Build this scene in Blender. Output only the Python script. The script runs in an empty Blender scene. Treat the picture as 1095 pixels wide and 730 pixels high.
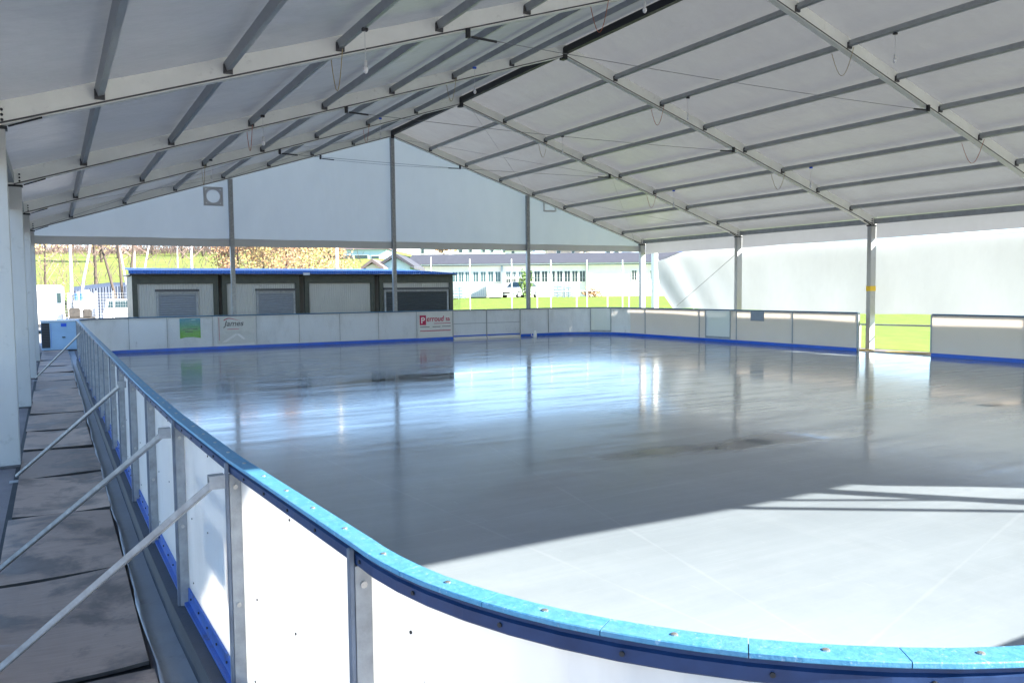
import bpy, bmesh, math, random
from mathutils import Vector, Matrix
R = math.radians
scn = bpy.context.scene
col = scn.collection
random.seed(7)

# ------------------------------------------------------------------ camera numbers (also used to place far things)
F_PX, YAW, PITCH, ROLL = 868.77, .5136, .063, .0101
CAM = Vector((-9.6125, -24.697, 1.5837))
_c, _s = math.cos(YAW), math.sin(YAW)
V_R = Vector((_c, -_s, 0)); V_F0 = Vector((_s, _c, 0)); V_U0 = Vector((0, 0, 1))
V_F = V_F0*math.cos(PITCH) - V_U0*math.sin(PITCH)
V_U = V_U0*math.cos(PITCH) + V_F0*math.sin(PITCH)

def at(x, y, d):
    """a point of the place, d metres deep, in the direction measured at photo position x, y"""
    a = (x-547.5)/F_PX; b = -(y-365)/F_PX
    cr, sr = math.cos(ROLL), math.sin(ROLL)
    X = a*cr + b*sr; Y = -a*sr + b*cr
    return CAM + (V_R*X + V_U*Y + V_F)*d

# ------------------------------------------------------------------ materials
MATS = {}
class NT:
    def __init__(s, m):
        m.use_nodes = True; s.m = m; s.t = m.node_tree; s.t.nodes.clear()
        s.out = s.n('ShaderNodeOutputMaterial')
    def n(s, k, **kw):
        o = s.t.nodes.new(k)
        for a, v in kw.items(): setattr(o, a, v)
        return o
    def l(s, a, b): s.t.links.new(a, b)
    def noise(s, scale, detail=4, rough=.55, stretch=None, src='Position', dist=0):
        if src == 'Position': co = s.n('ShaderNodeNewGeometry').outputs['Position']
        else: co = s.n('ShaderNodeTexCoord').outputs[src]
        if stretch:
            mp = s.n('ShaderNodeMapping'); mp.inputs['Scale'].default_value = stretch
            s.l(co, mp.inputs['Vector']); co = mp.outputs['Vector']
        t = s.n('ShaderNodeTexNoise'); t.inputs['Scale'].default_value = scale
        t.inputs['Detail'].default_value = detail; t.inputs['Roughness'].default_value = rough
        t.inputs['Distortion'].default_value = dist
        s.l(co, t.inputs['Vector']); return t.outputs['Fac']
    def ramp(s, fac, stops):
        r = s.n('ShaderNodeValToRGB'); e = r.color_ramp.elements
        while len(e) > 1: e.remove(e[-1])
        for i, (p, c) in enumerate(stops):
            q = e[0] if i == 0 else e.new(p)
            q.position = p; q.color = c if len(c) == 4 else (*c, 1)
        s.l(fac, r.inputs['Fac']); return r.outputs['Color']
    def mapr(s, fac, a, b, lo, hi):
        r = s.n('ShaderNodeMapRange'); r.inputs['From Min'].default_value = a; r.inputs['From Max'].default_value = b
        r.inputs['To Min'].default_value = lo; r.inputs['To Max'].default_value = hi
        s.l(fac, r.inputs['Value']); return r.outputs['Result']
    def math(s, op, a, b=None, clamp=False):
        m = s.n('ShaderNodeMath', operation=op); m.use_clamp = clamp
        for i, v in enumerate((a, b)):
            if v is None: continue
            if isinstance(v, (int, float)): m.inputs[i].default_value = v
            else: s.l(v, m.inputs[i])
        return m.outputs[0]
    def mix(s, fac, a, b, mode='MIX'):
        m = s.n('ShaderNodeMix', data_type='RGBA', blend_type=mode)
        for i, v in ((0, fac), (6, a), (7, b)):
            if isinstance(v, (int, float)): m.inputs[i].default_value = v
            elif isinstance(v, tuple): m.inputs[i].default_value = v if len(v) == 4 else (*v, 1)
            else: s.l(v, m.inputs[i])
        return m.outputs[2]
    def bump(s, h, strength=.3, dist=.01):
        b = s.n('ShaderNodeBump'); b.inputs['Strength'].default_value = strength; b.inputs['Distance'].default_value = dist
        s.l(h, b.inputs['Height']); return b.outputs['Normal']
    def bsdf(s, base=None, rough=.6, metal=0., spec=.5, normal=None, **kw):
        b = s.n('ShaderNodeBsdfPrincipled')
        for k, v in (('Base Color', base), ('Roughness', rough), ('Metallic', metal), ('Specular IOR Level', spec)):
            if v is None: continue
            if isinstance(v, tuple): b.inputs[k].default_value = (*v, 1) if len(v) == 3 else v
            elif isinstance(v, (int, float)): b.inputs[k].default_value = v
            else: s.l(v, b.inputs[k])
        for k, v in kw.items(): b.inputs[k].default_value = v
        if normal: s.l(normal, b.inputs['Normal'])
        return b.outputs[0]

def newmat(name):
    m = bpy.data.materials.new(name); MATS[name] = m
    return NT(m)

def plain(name, c, rough=.6, metal=0., var=.15, scale=6., bump=0., bscale=60., stretch=None, dark=None, spec=.5, c2=None):
    t = newmat(name)
    f = t.noise(scale, 5, .6, stretch)
    lo = c2 if c2 else tuple(v*(1-var) for v in c)
    hi = tuple(min(1, v*(1+var)) for v in c) if not c2 else c
    colr = t.ramp(f, [(.3, lo), (.7, hi)])
    if dark:
        g = t.noise(dark[1], 6, .65)
        k = t.mapr(g, dark[2], dark[2]+.12, 0., dark[3])
        colr = t.mix(k, colr, dark[0])
    rg = t.mapr(f, .3, .7, max(.02, rough-.08), min(1, rough+.08))
    nm = t.bump(t.noise(bscale, 3, .6), bump, .01) if bump else None
    t.l(t.bsdf(colr, rg, metal, spec, nm), t.out.inputs[0])
    return t.m

def fabric(name, c, trans, var=.05, rough=.5, bump=.15, bs=3., stretch=(1, 1, 1), tint=None, grime=.25, marks=False):
    """coated tent fabric: reflects, and lets a share of the light through"""
    t = newmat(name)
    f = t.noise(1.3, 4, .55, stretch)
    cc = t.ramp(f, [(.3, tuple(v*(1-var) for v in c)), (.7, tuple(min(1, v*(1+var)) for v in c))])
    g2 = t.noise(.35, 5, .7, stretch)
    cc = t.mix(t.mapr(g2, .42, .68, 0, grime), cc, tuple(v*.62 for v in c))
    h = t.noise(bs, 4, .55, stretch)
    tc = (*(tint or c), 1)
    if marks:
        sc1 = t.noise(1., 4, .7, (9, 9, 2.2)); sc2 = t.noise(38., 2, .6); sc3 = t.noise(1., 5, .75, (2.2, 2.2, .8))
        k = t.math('ADD', t.mapr(sc1, .66, .74, 0, .45), t.mapr(sc2, .74, .78, 0, .6), True)
        k = t.math('ADD', k, t.mapr(sc3, .5, .75, 0, .28), True)
        cc = t.mix(k, cc, (.34, .34, .33)); tc = t.mix(k, tc, (.50, .48, .44, 1))
    nm = t.bump(h, bump, .05)
    a = t.bsdf(cc, rough, 0, .35, nm)
    b = t.n('ShaderNodeBsdfTranslucent')
    if marks: t.l(tc, b.inputs[0])
    else: b.inputs[0].default_value = tc
    t.l(nm, b.inputs['Normal'])
    mx = t.n('ShaderNodeMixShader'); mx.inputs[0].default_value = trans
    t.l(a, mx.inputs[1]); t.l(b.outputs[0], mx.inputs[2]); t.l(mx.outputs[0], t.out.inputs[0])
    return t.m

plain('aluminium', (.80, .80, .75), .5, 0, .05, 3, .05, 40, dark=((.42, .41, .38), 9, .62, .4))
plain('column_alu', (.47, .475, .46), .5, .1, .08, 2.5, .05, 40, stretch=(1, 1, .3), dark=((.22, .21, .20), 7, .60, .4))
plain('galvanised', (.31, .325, .335), .45, .35, .22, 14, .08, 90)
plain('post_steel', (.16, .19, .24), .45, .4, .2, 12, .06, 80)
plain('purlin_steel', (.33, .35, .36), .45, .3, .14, 5)
plain('black_steel', (.025, .027, .03), .5, .3, .2, 8)
plain('bracket_steel', (.09, .09, .095), .5, .6, .2, 30)
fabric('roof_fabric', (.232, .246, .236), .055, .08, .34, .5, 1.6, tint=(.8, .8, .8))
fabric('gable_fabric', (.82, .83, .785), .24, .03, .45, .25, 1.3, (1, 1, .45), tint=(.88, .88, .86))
fabric('hem_fabric', (.66, .67, .65), .06, .04, .5, .15, 2.)
fabric('valance_fabric', (.60, .605, .62), .10, .05, .5, .2, 2.)
fabric('screen_fabric', (.54, .565, .57), .115, .05, .5, .8, .9, (1, 1, .6), tint=(.92, .96, .97))
fabric('board_warm', (.70, .675, .65), .52, .04, .32, .04, 2., tint=(.85, .80, .76))
fabric('board_plastic', (.76, .77, .77), .42, .04, .30, .05, 2., tint=(.93, .92, .90), marks=True)
t = newmat('cap_blue')
f = t.noise(60, 4, .7); c = t.ramp(f, [(.35, (.05, .21, .36)), (.65, (.08, .275, .43))])
c = t.mix(t.mapr(t.noise(75, 3, .7), .60, .70, 0, .55), c, (.32, .47, .57))
c = t.mix(t.mapr(t.noise(3.5, 6, .75), .48, .72, 0, .45), c, (.16, .27, .34))
c = t.mix(t.mapr(t.noise(1., 5, .7, (26, 26, 3)), .62, .70, 0, .35), c, (.03, .08, .13))
t.l(t.bsdf(c, t.mapr(f, .3, .7, .36, .55), 0, .45, t.bump(t.noise(140, 3, .6), .12, .01)), t.out.inputs[0])
plain('skirt_blue', (.010, .034, .105), .4, .1, .2, 14, .05, 60)
plain('kick_blue', (.004, .095, .56), .35, 0, .12, 5)
plain('base_blue', (.02, .085, .33), .45, 0, .25, 9, .1, 60, dark=((.03, .035, .05), 12, .56, .7))
plain('bolt_steel', (.45, .44, .42), .35, .8, .2, 40)
plain('dark_base', (.04, .045, .055), .7, 0, .3, 6, .2, 40)
plain('concrete', (.30, .30, .29), .85, 0, .18, 2.5, .25, 30)
plain('liner', (.25, .255, .26), .45, 0, .15, 4, .5, 7, dark=((.15, .15, .16), 5, .60, .7))
plain('white_paint', (.84, .80, .75), .5, 0, .03, 2)
plain('hall_wall', (.93, .80, .74), .6, 0, .03, 2)
plain('offwhite', (.62, .63, .62), .55, 0, .05, 2)
plain('green_steel', (.065, .068, .05), .55, .1, .25, 6)
plain('roof_blue', (.025, .13, .46), .4, .1, .1, 8)
plain('shutter_grey', (.24, .26, .29), .45, .3, .1, 8)
plain('shutter_dark', (.055, .065, .07), .45, .3, .15, 8)
plain('slate', (.065, .066, .078), .8, 0, .2, 3, .2, 20)
plain('tile_brown', (.17, .135, .13), .85, 0, .2, 3)
plain('bark', (.085, .065, .05), .9, 0, .3, 12, .4, 30)
plain('birch_bark', (.62, .60, .56), .8, 0, .1, 6, dark=((.05, .05, .05), 9, .60, .9))
plain('twig', (.24, .165, .14), .9, 0, .3, 9)
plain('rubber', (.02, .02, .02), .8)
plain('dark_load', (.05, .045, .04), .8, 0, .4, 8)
plain('red_paint', (.42, .02, .07), .5, 0, .08, 4)
plain('magenta_print', (.42, .008, .075), .5, 0, .05, 4)
plain('print_black', (.03, .035, .04), .5, 0, .05, 4)
plain('print_white', (.8, .8, .8), .5, 0, .03, 4)
plain('yellow_hose', (.55, .42, .10), .5, 0, .15, 8)
plain('yellow_tape', (.85, .55, .02), .5, 0, .06, 8)
plain('cord_yellow', (.38, .30, .14), .6, 0, .15, 8)
plain('cord_red', (.40, .12, .06), .6, 0, .15, 8)
plain('wire', (.18, .19, .20), .4, .6, .1, 8)
plain('blue_crate', (.02, .10, .62), .5, 0, .1, 4)
plain('cabinet_blue', (.33, .50, .66), .45, 0, .06, 3)
plain('leaf_green', (.10, .17, .03), .8, 0, .3, 2)
plain('leaf_orange', (.38, .19, .08), .8, 0, .4, 1.2, c2=(.30, .21, .13))
plain('leaf_yellow', (.46, .36, .14), .8, 0, .3, 1.2)
plain('pale_green', (.45, .62, .50), .7, 0, .06, 2)
plain('pale_blue', (.40, .55, .62), .7, 0, .06, 2)
plain('shed_blue', (.085, .105, .145), .6, .1, .1, 2)
plain('sand_wall', (.55, .47, .36), .8, 0, .08, 2)
plain('rack_grey', (.35, .40, .43), .5, .3, .1, 4)
plain('green_print', (.10, .42, .03), .5, 0, .1, 4)

# ribbed cabin cladding : ribs are geometry; colour only here
fabric('sticker_yellow', (.75, .55, .12), .4, tint=(.9, .7, .2))
fabric('sticker_blue', (.30, .45, .60), .4, tint=(.3, .5, .7))
plain('cladding', (.52, .50, .45), .55, .05, .05, 2, dark=((.25, .24, .21), 3, .66, .35))

t = newmat('glass_dark'); t.l(t.bsdf((.02, .045, .05), .08, 0, .6), t.out.inputs[0])
t = newmat('glass_pale'); t.l(t.bsdf((.10, .17, .18), .12, 0, .6), t.out.inputs[0])

# clear-ish plastic pane of the gates
t = newmat('gate_pane')
a = t.bsdf((.78, .79, .80), .2, 0, .5); b = t.n('ShaderNodeBsdfTransparent'); b.inputs[0].default_value = (.95, .96, .97, 1)
mx = t.n('ShaderNodeMixShader'); mx.inputs[0].default_value = .22
t.l(a, mx.inputs[1]); t.l(b.outputs[0], mx.inputs[2]); t.l(mx.outputs[0], t.out.inputs[0])
# clear film sleeve over the advert panels
t = newmat('clear_film')
nm = t.bump(t.noise(5, 5, .7, dist=1.5), .9, .05)
a = t.n('ShaderNodeBsdfGlossy'); a.inputs['Roughness'].default_value = .12; t.l(nm, a.inputs['Normal'])
b = t.n('ShaderNodeBsdfTransparent'); b.inputs[0].default_value = (.97, .97, .96, 1)
mx = t.n('ShaderNodeMixShader'); mx.inputs[0].default_value = .88
t.l(a.outputs[0], mx.inputs[1]); t.l(b.outputs[0], mx.inputs[2]); t.l(mx.outputs[0], t.out.inputs[0])
# poster: printed blue to green sheet
t = newmat('poster_print')
sx = t.n('ShaderNodeSeparateXYZ'); t.l(t.n('ShaderNodeTexCoord').outputs['Generated'], sx.inputs[0])
t.l(t.bsdf(t.ramp(sx.outputs[2], [(0, (.16, .48, .02)), (.32, (.14, .46, .04)), (.62, (.06, .33, .20)), (1, (.03, .27, .42))]), .5), t.out.inputs[0])

# ice : wet, grey-blue, streaked by the resurfacer, with glassy puddles
PUDDLES = [(-3.7, -10.9, 1.6, .50), (-2.6, -10.7, .8, .25), (-1.4, -10.4, .8, .12), (-.3, -10.5, .7, .10), (-3.1, -18.72, 1.15, .26), (-4.4, -18.55, .55, .18), (-2.3, -18.85, .5, .16), (.95, -18.45, .95, .22)]
t = newmat('wet_ice')
pos = t.n('ShaderNodeNewGeometry').outputs['Position']
sep = t.n('ShaderNodeSeparateXYZ'); t.l(pos, sep.inputs[0])
wob = t.noise(1.0, 7, .7, (.9, 2.6, 1))
mask = None
for (x, y, ax, ay) in PUDDLES:
    dx = t.math('DIVIDE', t.math('SUBTRACT', sep.outputs[0], x), ax); dy = t.math('DIVIDE', t.math('SUBTRACT', sep.outputs[1], y), ay)
    r2 = t.math('ADD', t.math('MULTIPLY', dx, dx), t.math('MULTIPLY', dy, dy))
    mask = r2 if mask is None else t.math('MINIMUM', mask, r2)
pud = t.mapr(t.math('ADD', mask, t.math('MULTIPLY', t.math('SUBTRACT', wob, .5), 7.)), .3, 1.8, 1., 0.)
big = t.noise(.28, 4, .5)
streak = t.noise(1.0, 5, .65, (.35, 7.0, 1))
streak2 = t.noise(1.0, 4, .6, (6.0, .25, 1))
cb = t.ramp(big, [(.35, (.215, .255, .288)), (.65, (.27, .315, .35))])
cb = t.mix(t.mapr(streak, .45, .8, 0, .18), cb, (.36, .40, .43))
cb = t.mix(t.mapr(streak2, .55, .8, 0, .12), cb, (.37, .41, .43))
fine = t.noise(1.0, 3, .7, (2.0, 55., 1)); fine2 = t.noise(1.0, 3, .7, (40., 3., 1))
cb = t.mix(t.mapr(fine, .60, .72, 0, .10), cb, (.50, .54, .57))
cb = t.mix(t.mapr(fine2, .66, .74, 0, .16), cb, (.52, .56, .58))
cb = t.mix(t.mapr(t.noise(1.1, 8, .75), .45, .75, 0, .30), cb, (.15, .18, .205))
for (x0, y0, x1, y1) in ((-7.0, -22.55, -4.35, -21.75), (-5.2, -14.2, -5.9, -18.0), (-2.0, -19.4, 3.0, -19.0), (-7.9, -12.0, -7.2, -19.5)):   # joints of the resurfacer's passes
    L_ = math.hypot(x1-x0, y1-y0); nx, ny = -(y1-y0)/L_, (x1-x0)/L_
    dd = t.math('ABSOLUTE', t.math('SUBTRACT', t.math('ADD', t.math('MULTIPLY', sep.outputs[0], nx), t.math('MULTIPLY', sep.outputs[1], ny)), nx*x0+ny*y0))
    cb = t.mix(t.mapr(t.math('ADD', dd, t.math('MULTIPLY', t.math('SUBTRACT', wob, .5), .05)), 0., .014, .07, 0.), cb, (.55, .59, .61))
cb = t.mix(t.math('MULTIPLY', pud, .6), cb, (.07, .075, .08))
rg = t.mapr(streak, .3, .75, .10, .17)
rg2 = t.math('MULTIPLY', t.mapr(t.noise(1., 6, .7, (.55, 2.4, 1)), .36, .66, .65, 1.7), rg)
mr = t.n('ShaderNodeMix'); t.l(pud, mr.inputs[0]); t.l(rg2, mr.inputs[2]); mr.inputs[3].default_value = .05
hb = t.math('ADD', t.math('MULTIPLY', t.noise(9, 4, .6), 1.), t.math('MULTIPLY', streak, .5))
hb = t.math('MULTIPLY', hb, t.math('SUBTRACT', 1., pud))
hn = t.bump(hb, .10, .01)
ib_ = t.bsdf(cb, mr.outputs[0], 0, .5, hn, IOR=1.31)
pb = ib_.node                                   # melt-water film over the ice
pb.inputs['Coat Weight'].default_value = .22; pb.inputs['Coat IOR'].default_value = 1.4
t.l(t.math('MULTIPLY', mr.outputs[0], .50), pb.inputs['Coat Roughness'])
t.l(t.bump(t.math('MULTIPLY', t.noise(5, 3, .6), t.math('SUBTRACT', 1., pud)), .025, .01), pb.inputs['Coat Normal'])
t.l(ib_, t.out.inputs[0])

# plywood walkway sheet: grain along the sheet's length, dark wear stains, differs from sheet to sheet
t = newmat('plywood')
oi = t.n('ShaderNodeObjectInfo').outputs['Random']
grain = t.noise(1., 5, .65, (5.0, 60., 1))
base = t.ramp(grain, [(.3, (.37, .255, .185)), (.7, (.50, .355, .265))])
base = t.mix(t.ramp(oi, [(0, (0, 0, 0)), (.5, (.2, .2, .2)), (1, (.75, .75, .75))]), base, (.17, .125, .10))
st = t.noise(1.9, 8, .62, (1.1, 1.0, 1), dist=.3)
base = t.mix(t.mapr(st, .47, .60, 0, .80), base, (.055, .040, .034))
st3 = t.noise(7, 4, .6)
base = t.mix(t.mapr(st3, .62, .72, 0, .45), base, (.05, .04, .04))
st2 = t.noise(1.7, 5, .7, (1.0, 2.2, 1))
base = t.mix(t.mapr(st2, .60, .76, 0, .4), base, (.50, .45, .42))
rr_ = t.mapr(st, .45, .7, .65, .38)
t.l(t.bsdf(base, rr_, 0, .4, t.bump(grain, .08, .004)), t.out.inputs[0])

# grass and hill and ground
def grassy(name, a, b, sc=1.5):
    t = newmat(name)
    f = t.noise(sc, 6, .7); g = t.noise(.12, 3, .5)
    c = t.ramp(f, [(.3, a), (.7, b)])
    c = t.mix(t.mapr(g, .4, .7, 0, .4), c, (.20, .20, .05))
    t.l(t.bsdf(c, .9, 0, .2, t.bump(t.noise(40, 3, .7), .6, .03)), t.out.inputs[0])
grassy('lawn', (.13, .22, .03), (.23, .33, .05))
grassy('hill_grass', (.17, .22, .045), (.27, .31, .08), .3)
plain('ground_gravel', (.19, .165, .16), .95, 0, .25, 1.2, .5, 35)
plain('asphalt_yard', (.30, .29, .28), .95, 0, .15, .4, .3, 20)

# ------------------------------------------------------------------ mesh helpers
ORG = {}                     # world offset of every parent
def empty(name, loc, rz=0.):
    o = bpy.data.objects.new(name, None); col.objects.link(o)
    o.location = loc; o.rotation_euler.z = rz; o.empty_display_size = .2
    ORG[o.name] = Vector((0, 0, 0)) if rz else Vector(loc)
    return o
def tag(o, label=None, cat=None, group=None, kind=None):
    if label: o['label'] = label
    if cat: o['category'] = cat
    if group: o['group'] = group
    if kind: o['kind'] = kind
    return o

class MB:
    def __init__(s): s.v = []; s.f = []
    def add(s, vs, fs):
        n = len(s.v); s.v += [Vector(v) for v in vs]; s.f += [tuple(i+n for i in f) for f in fs]; return s
    def box(s, x0, y0, z0, x1, y1, z1):
        return s.add([(x0, y0, z0), (x1, y0, z0), (x1, y1, z0), (x0, y1, z0), (x0, y0, z1), (x1, y0, z1), (x1, y1, z1), (x0, y1, z1)],
                     [(0, 3, 2, 1), (4, 5, 6, 7), (0, 1, 5, 4), (1, 2, 6, 5), (2, 3, 7, 6), (3, 0, 4, 7)])
    def bar(s, a, b, w, h, up=(0, 0, 1)):
        """rectangular bar from a to b, w wide, h high (along up)"""
        a, b = Vector(a), Vector(b); d = (b-a).normalized(); u = Vector(up)
        sd = d.cross(u).normalized(); u = sd.cross(d).normalized()
        q = [sd*(i*w/2)+u*(j*h/2) for i, j in ((-1, -1), (1, -1), (1, 1), (-1, 1))]
        return s.add([a+k for k in q]+[b+k for k in q], [(0, 1, 2, 3), (7, 6, 5, 4), (0, 4, 5, 1), (1, 5, 6, 2), (2, 6, 7, 3), (3, 7, 4, 0)])
    def tube(s, pts, r, n=8, r2=None, cap=True):
        pts = [Vector(p) for p in pts]; N = len(pts); base = len(s.v); vs = []; fs = []
        prev = None
        for i, p in enumerate(pts):
            d = (pts[min(i+1, N-1)]-pts[max(i-1, 0)])
            d = d.normalized() if d.length > 1e-9 else Vector((0, 0, 1))
            u = prev - d*prev.dot(d) if prev is not None else d.orthogonal()
            u = u.normalized() if u.length > 1e-6 else d.orthogonal().normalized()
            prev = u; w = d.cross(u)
            rr = r if r2 is None else r+(r2-r)*i/(N-1)
            for k in range(n):
                a = 2*math.pi*k/n; vs.append(p+u*(rr*math.cos(a))+w*(rr*math.sin(a)))
        for i in range(N-1):
            for k in range(n):
                a = i*n+k; b = i*n+(k+1) % n; fs.append((a, b, b+n, a+n))
        if cap: fs.append(tuple(range(n-1, -1, -1))); fs.append(tuple((N-1)*n+k for k in range(n)))
        return s.add(vs, fs)
    def lathe(s, prof, c=(0, 0, 0), n=20):
        vs = []; fs = []; c = Vector(c)
        for r, z in prof:
            for k in range(n):
                a = 2*math.pi*k/n; vs.append(c+Vector((r*math.cos(a), r*math.sin(a), z)))
        for i in range(len(prof)-1):
            for k in range(n):
                a = i*n+k; b = i*n+(k+1) % n; fs.append((a, b, b+n, a+n))
        fs.append(tuple(range(n-1, -1, -1))); fs.append(tuple((len(prof)-1)*n+k for k in range(n)))
        return s.add(vs, fs)
    def prism(s, poly, ext):
        """closed polygon (3D points) pushed along ext"""
        p = [Vector(q) for q in poly]; e = Vector(ext); n = len(p)
        return s.add(p+[q+e for q in p], [tuple(range(n-1, -1, -1)), tuple(range(n, 2*n))]+[(i, (i+1) % n, (i+1) % n+n, i+n) for i in range(n)])
    def sweep(s, prof, path):
        """closed profile of (offset along normal, z) swept along path of (point xy, normal xy)"""
        n = len(prof); vs = []; fs = []
        for (p, nn) in path:
            for o, z in prof: vs.append((p[0]+nn[0]*o, p[1]+nn[1]*o, z))
        for i in range(len(path)-1):
            for k in range(n):
                a = i*n+k; b = i*n+(k+1) % n; fs.append((a, b, b+n, a+n))
        fs.append(tuple(range(n-1, -1, -1))); fs.append(tuple((len(path)-1)*n+k for k in range(n)))
        return s.add(vs, fs)
    def disc(s, c, nrm, r, th, n=10):
        c = Vector(c); d = Vector(nrm).normalized()
        return s.tube([c, c+d*th], r, n)
    def build(s, name, mat, parent=None, smooth=False, bevel=0.):
        off = ORG.get(parent.name, Vector()) if parent else Vector()
        me = bpy.data.meshes.new(name)
        me.from_pydata([tuple(v-off) for v in s.v], [], s.f)
        bm = bmesh.new(); bm.from_mesh(me); bmesh.ops.recalc_face_normals(bm, faces=bm.faces)
        if bevel:
            eds = [e for e in bm.edges if len(e.link_faces) == 2 and e.calc_face_angle(0) > .6]
            bmesh.ops.bevel(bm, geom=eds, offset=bevel, segments=2, affect='EDGES', clamp_overlap=True)
        bm.to_mesh(me); bm.free()
        if smooth:
            me.polygons.foreach_set('use_smooth', [True]*len(me.polygons))
        o = bpy.data.objects.new(name, me); col.objects.link(o)
        ms = mat if isinstance(mat, (list, tuple)) else [mat]
        for m in ms: me.materials.append(MATS[m])
        if parent: o.parent = parent; ORG[o.name] = off
        return o

def thing_mesh(name, mb, mat, base, label, cat, group=None, kind=None, **kw):
    """a thing that is one mesh, with its origin at base"""
    b = Vector(base); m2 = MB(); m2.v = [v-b for v in mb.v]; m2.f = mb.f
    o = m2.build(name, mat, None, **kw); o.location = b
    ORG[o.name] = b
    return tag(o, label, cat, group, kind)

def text_mesh(body, size, mat, name, parent, loc, rot=(math.pi/2, 0, 0), depth=.003, align='LEFT', shear=0., sx=1.):
    cu = bpy.data.curves.new('lettering', 'FONT'); cu.body = body; cu.size = size; cu.extrude = depth; cu.align_x = align; cu.shear = shear
    cu.offset = size*.012
    tmp = bpy.data.objects.new('lettering', cu); col.objects.link(tmp)
    dg = bpy.context.evaluated_depsgraph_get()
    me = bpy.data.meshes.new_from_object(tmp.evaluated_get(dg)); bpy.data.objects.remove(tmp)
    me.name = name
    me.materials.clear(); me.materials.append(MATS[mat])
    o = bpy.data.objects.new(name, me); col.objects.link(o)
    o.parent = parent; o.location = Vector(loc)-ORG.get(parent.name, Vector()); o.rotation_euler = rot; o.scale = (sx, 1, 1)
    return o

# ------------------------------------------------------------------ setting
GZ = -.16
g = MB().add([(-1500, -1500, GZ), (1500, -1500, GZ), (1500, 1500, GZ), (-1500, 1500, GZ)], [(0, 1, 2, 3)])
tag(g.build('ground', 'ground_gravel'), kind='structure')
# lawn : from the right side of the tent round behind it
def gridmesh(fn, nu, nv):
    m = MB(); vs = [fn(i/(nu-1), j/(nv-1)) for j in range(nv) for i in range(nu)]
    return m.add(vs, [(j*nu+i, j*nu+i+1, (j+1)*nu+i+1, (j+1)*nu+i) for j in range(nv-1) for i in range(nu-1)])
def view_xy(x, d):
    return CAM.xy + Vector((V_F0.x, V_F0.y))*d + Vector((V_R.x, V_R.y))*((x-547.5)/F_PX*d)
def sst(a, b, x):
    t = max(0., min(1., (x-a)/(b-a))); return t*t*(3-2*t)
def gh(px, d): return 1.06*sst(32, 62, d)*sst(420, 500, px)
g = MB().add([(10.45, -120, GZ+.006), (260, -120, GZ+.006), (260, 46, GZ+.006), (60, 60, GZ+.006), (13, 62, GZ+.006), (5.4, 8, GZ+.006), (10.45, 2.0, GZ+.006)], [(0, 1, 2, 3, 4, 5, 6)])
def bank(u, v):
    px = 425+u*1000; d = 31+v*75; p = view_xy(px, d); return (p.x, p.y, GZ+.008+gh(px, d)-(.02 if v == 0 else 0))
b_ = gridmesh(bank, 60, 40); g.add(b_.v, b_.f)
tag(g.build('lawn', 'lawn', smooth=False), kind='structure')
# bright yard behind the tent on the left
g = MB().add([(-60, 7.5, GZ+.004), (5.0, 7.5, GZ+.004), (9, 70, GZ+.004), (-60, 70, GZ+.004)], [(0, 1, 2, 3)])
tag(g.build('yard', 'asphalt_yard'), kind='structure')

HILL = [(58, -.6), (66, .35), (80, 1.5), (100, 4.0), (125, 7.2), (150, 9.6), (180, 11.5), (230, 13)]
def hill_z(d):
    for (a, za), (b, zb) in zip(HILL, HILL[1:]):
        if d <= b: return za+(zb-za)*max(0, (d-a))/(b-a)
    return HILL[-1][1]
def hillp(u, v):
    x = -420+u*1000; d = 58+v*172
    p = view_xy(x, d); e = max(0., min(1., (580-x)/170))
    return (p.x, p.y, GZ-.4+(hill_z(d)+.4+.25*math.sin(u*23)*math.sin(v*9))*(.25+.75*e))
tag(gridmesh(hillp, 60, 30).build('hill', 'hill_grass', smooth=True), kind='structure')

# ice floor: a rounded slab on its base
XL, XR, YB = -9.075, 7.45, -.75
RC, RC2 = 1.205, 1.9
NC, NR = (-7.65, -22.765), 1.286                # near left corner
YN = NC[1]-NR
LEFT = [(NC[0]-NR, NC[1]), (-9.012, -21.53), (-9.052, -20.30), (-9.068, -19.08)]   # the left run bows out a little
def arc(cx, cy, r, a0, a1, n):
    return [((cx+r*math.cos(R(a0+(a1-a0)*i/n)), cy+r*math.sin(R(a0+(a1-a0)*i/n))), (math.cos(R(a0+(a1-a0)*i/n)), math.sin(R(a0+(a1-a0)*i/n)))) for i in range(n+1)]
A_NL = arc(NC[0], NC[1], NR, 180, 270, 18)     # near left, going to the near side
A_NR = arc(XR-RC, YN+RC, RC, 270, 360, 18)
A_BR = arc(XR-RC2, YB-RC2, RC2, 0, 90, 24)
A_BL = arc(XL+RC, YB-RC, RC, 90, 180, 18)
outline = [(x+.002, y) for x, y in LEFT[:0:-1]]+[p for p, n in A_NL]+[p for p, n in A_NR]+[p for p, n in A_BR]+[p for p, n in A_BL]
poly = [(x, y, -.14) for x, y in outline]
tag(MB().prism(poly, (0, 0, .14)).build('ice', 'wet_ice'), kind='structure')
# strip the boards stand on, its colour darkened to read as a shaded gap
def offs(d): return [(x-d, y) for x, y in LEFT[:0:-1]]+[(p[0]+n[0]*d, p[1]+n[1]*d) for a in (A_NL, A_NR, A_BR, A_BL) for p, n in a]
o1 = offs(.085); o0 = offs(.005)
m = MB(); n = len(o1)
m.add([(x, y, -.012) for x, y in o0]+[(x, y, -.012) for x, y in o1]+[(x, y, GZ-.02) for x, y in o1],
      [(i, (i+1) % n, (i+1) % n+n, i+n) for i in range(n)]+[(i+n, (i+1) % n+n, (i+1) % n+2*n, i+2*n) for i in range(n)])
tag(m.build('rink_plinth', 'dark_base'), kind='structure')

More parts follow.
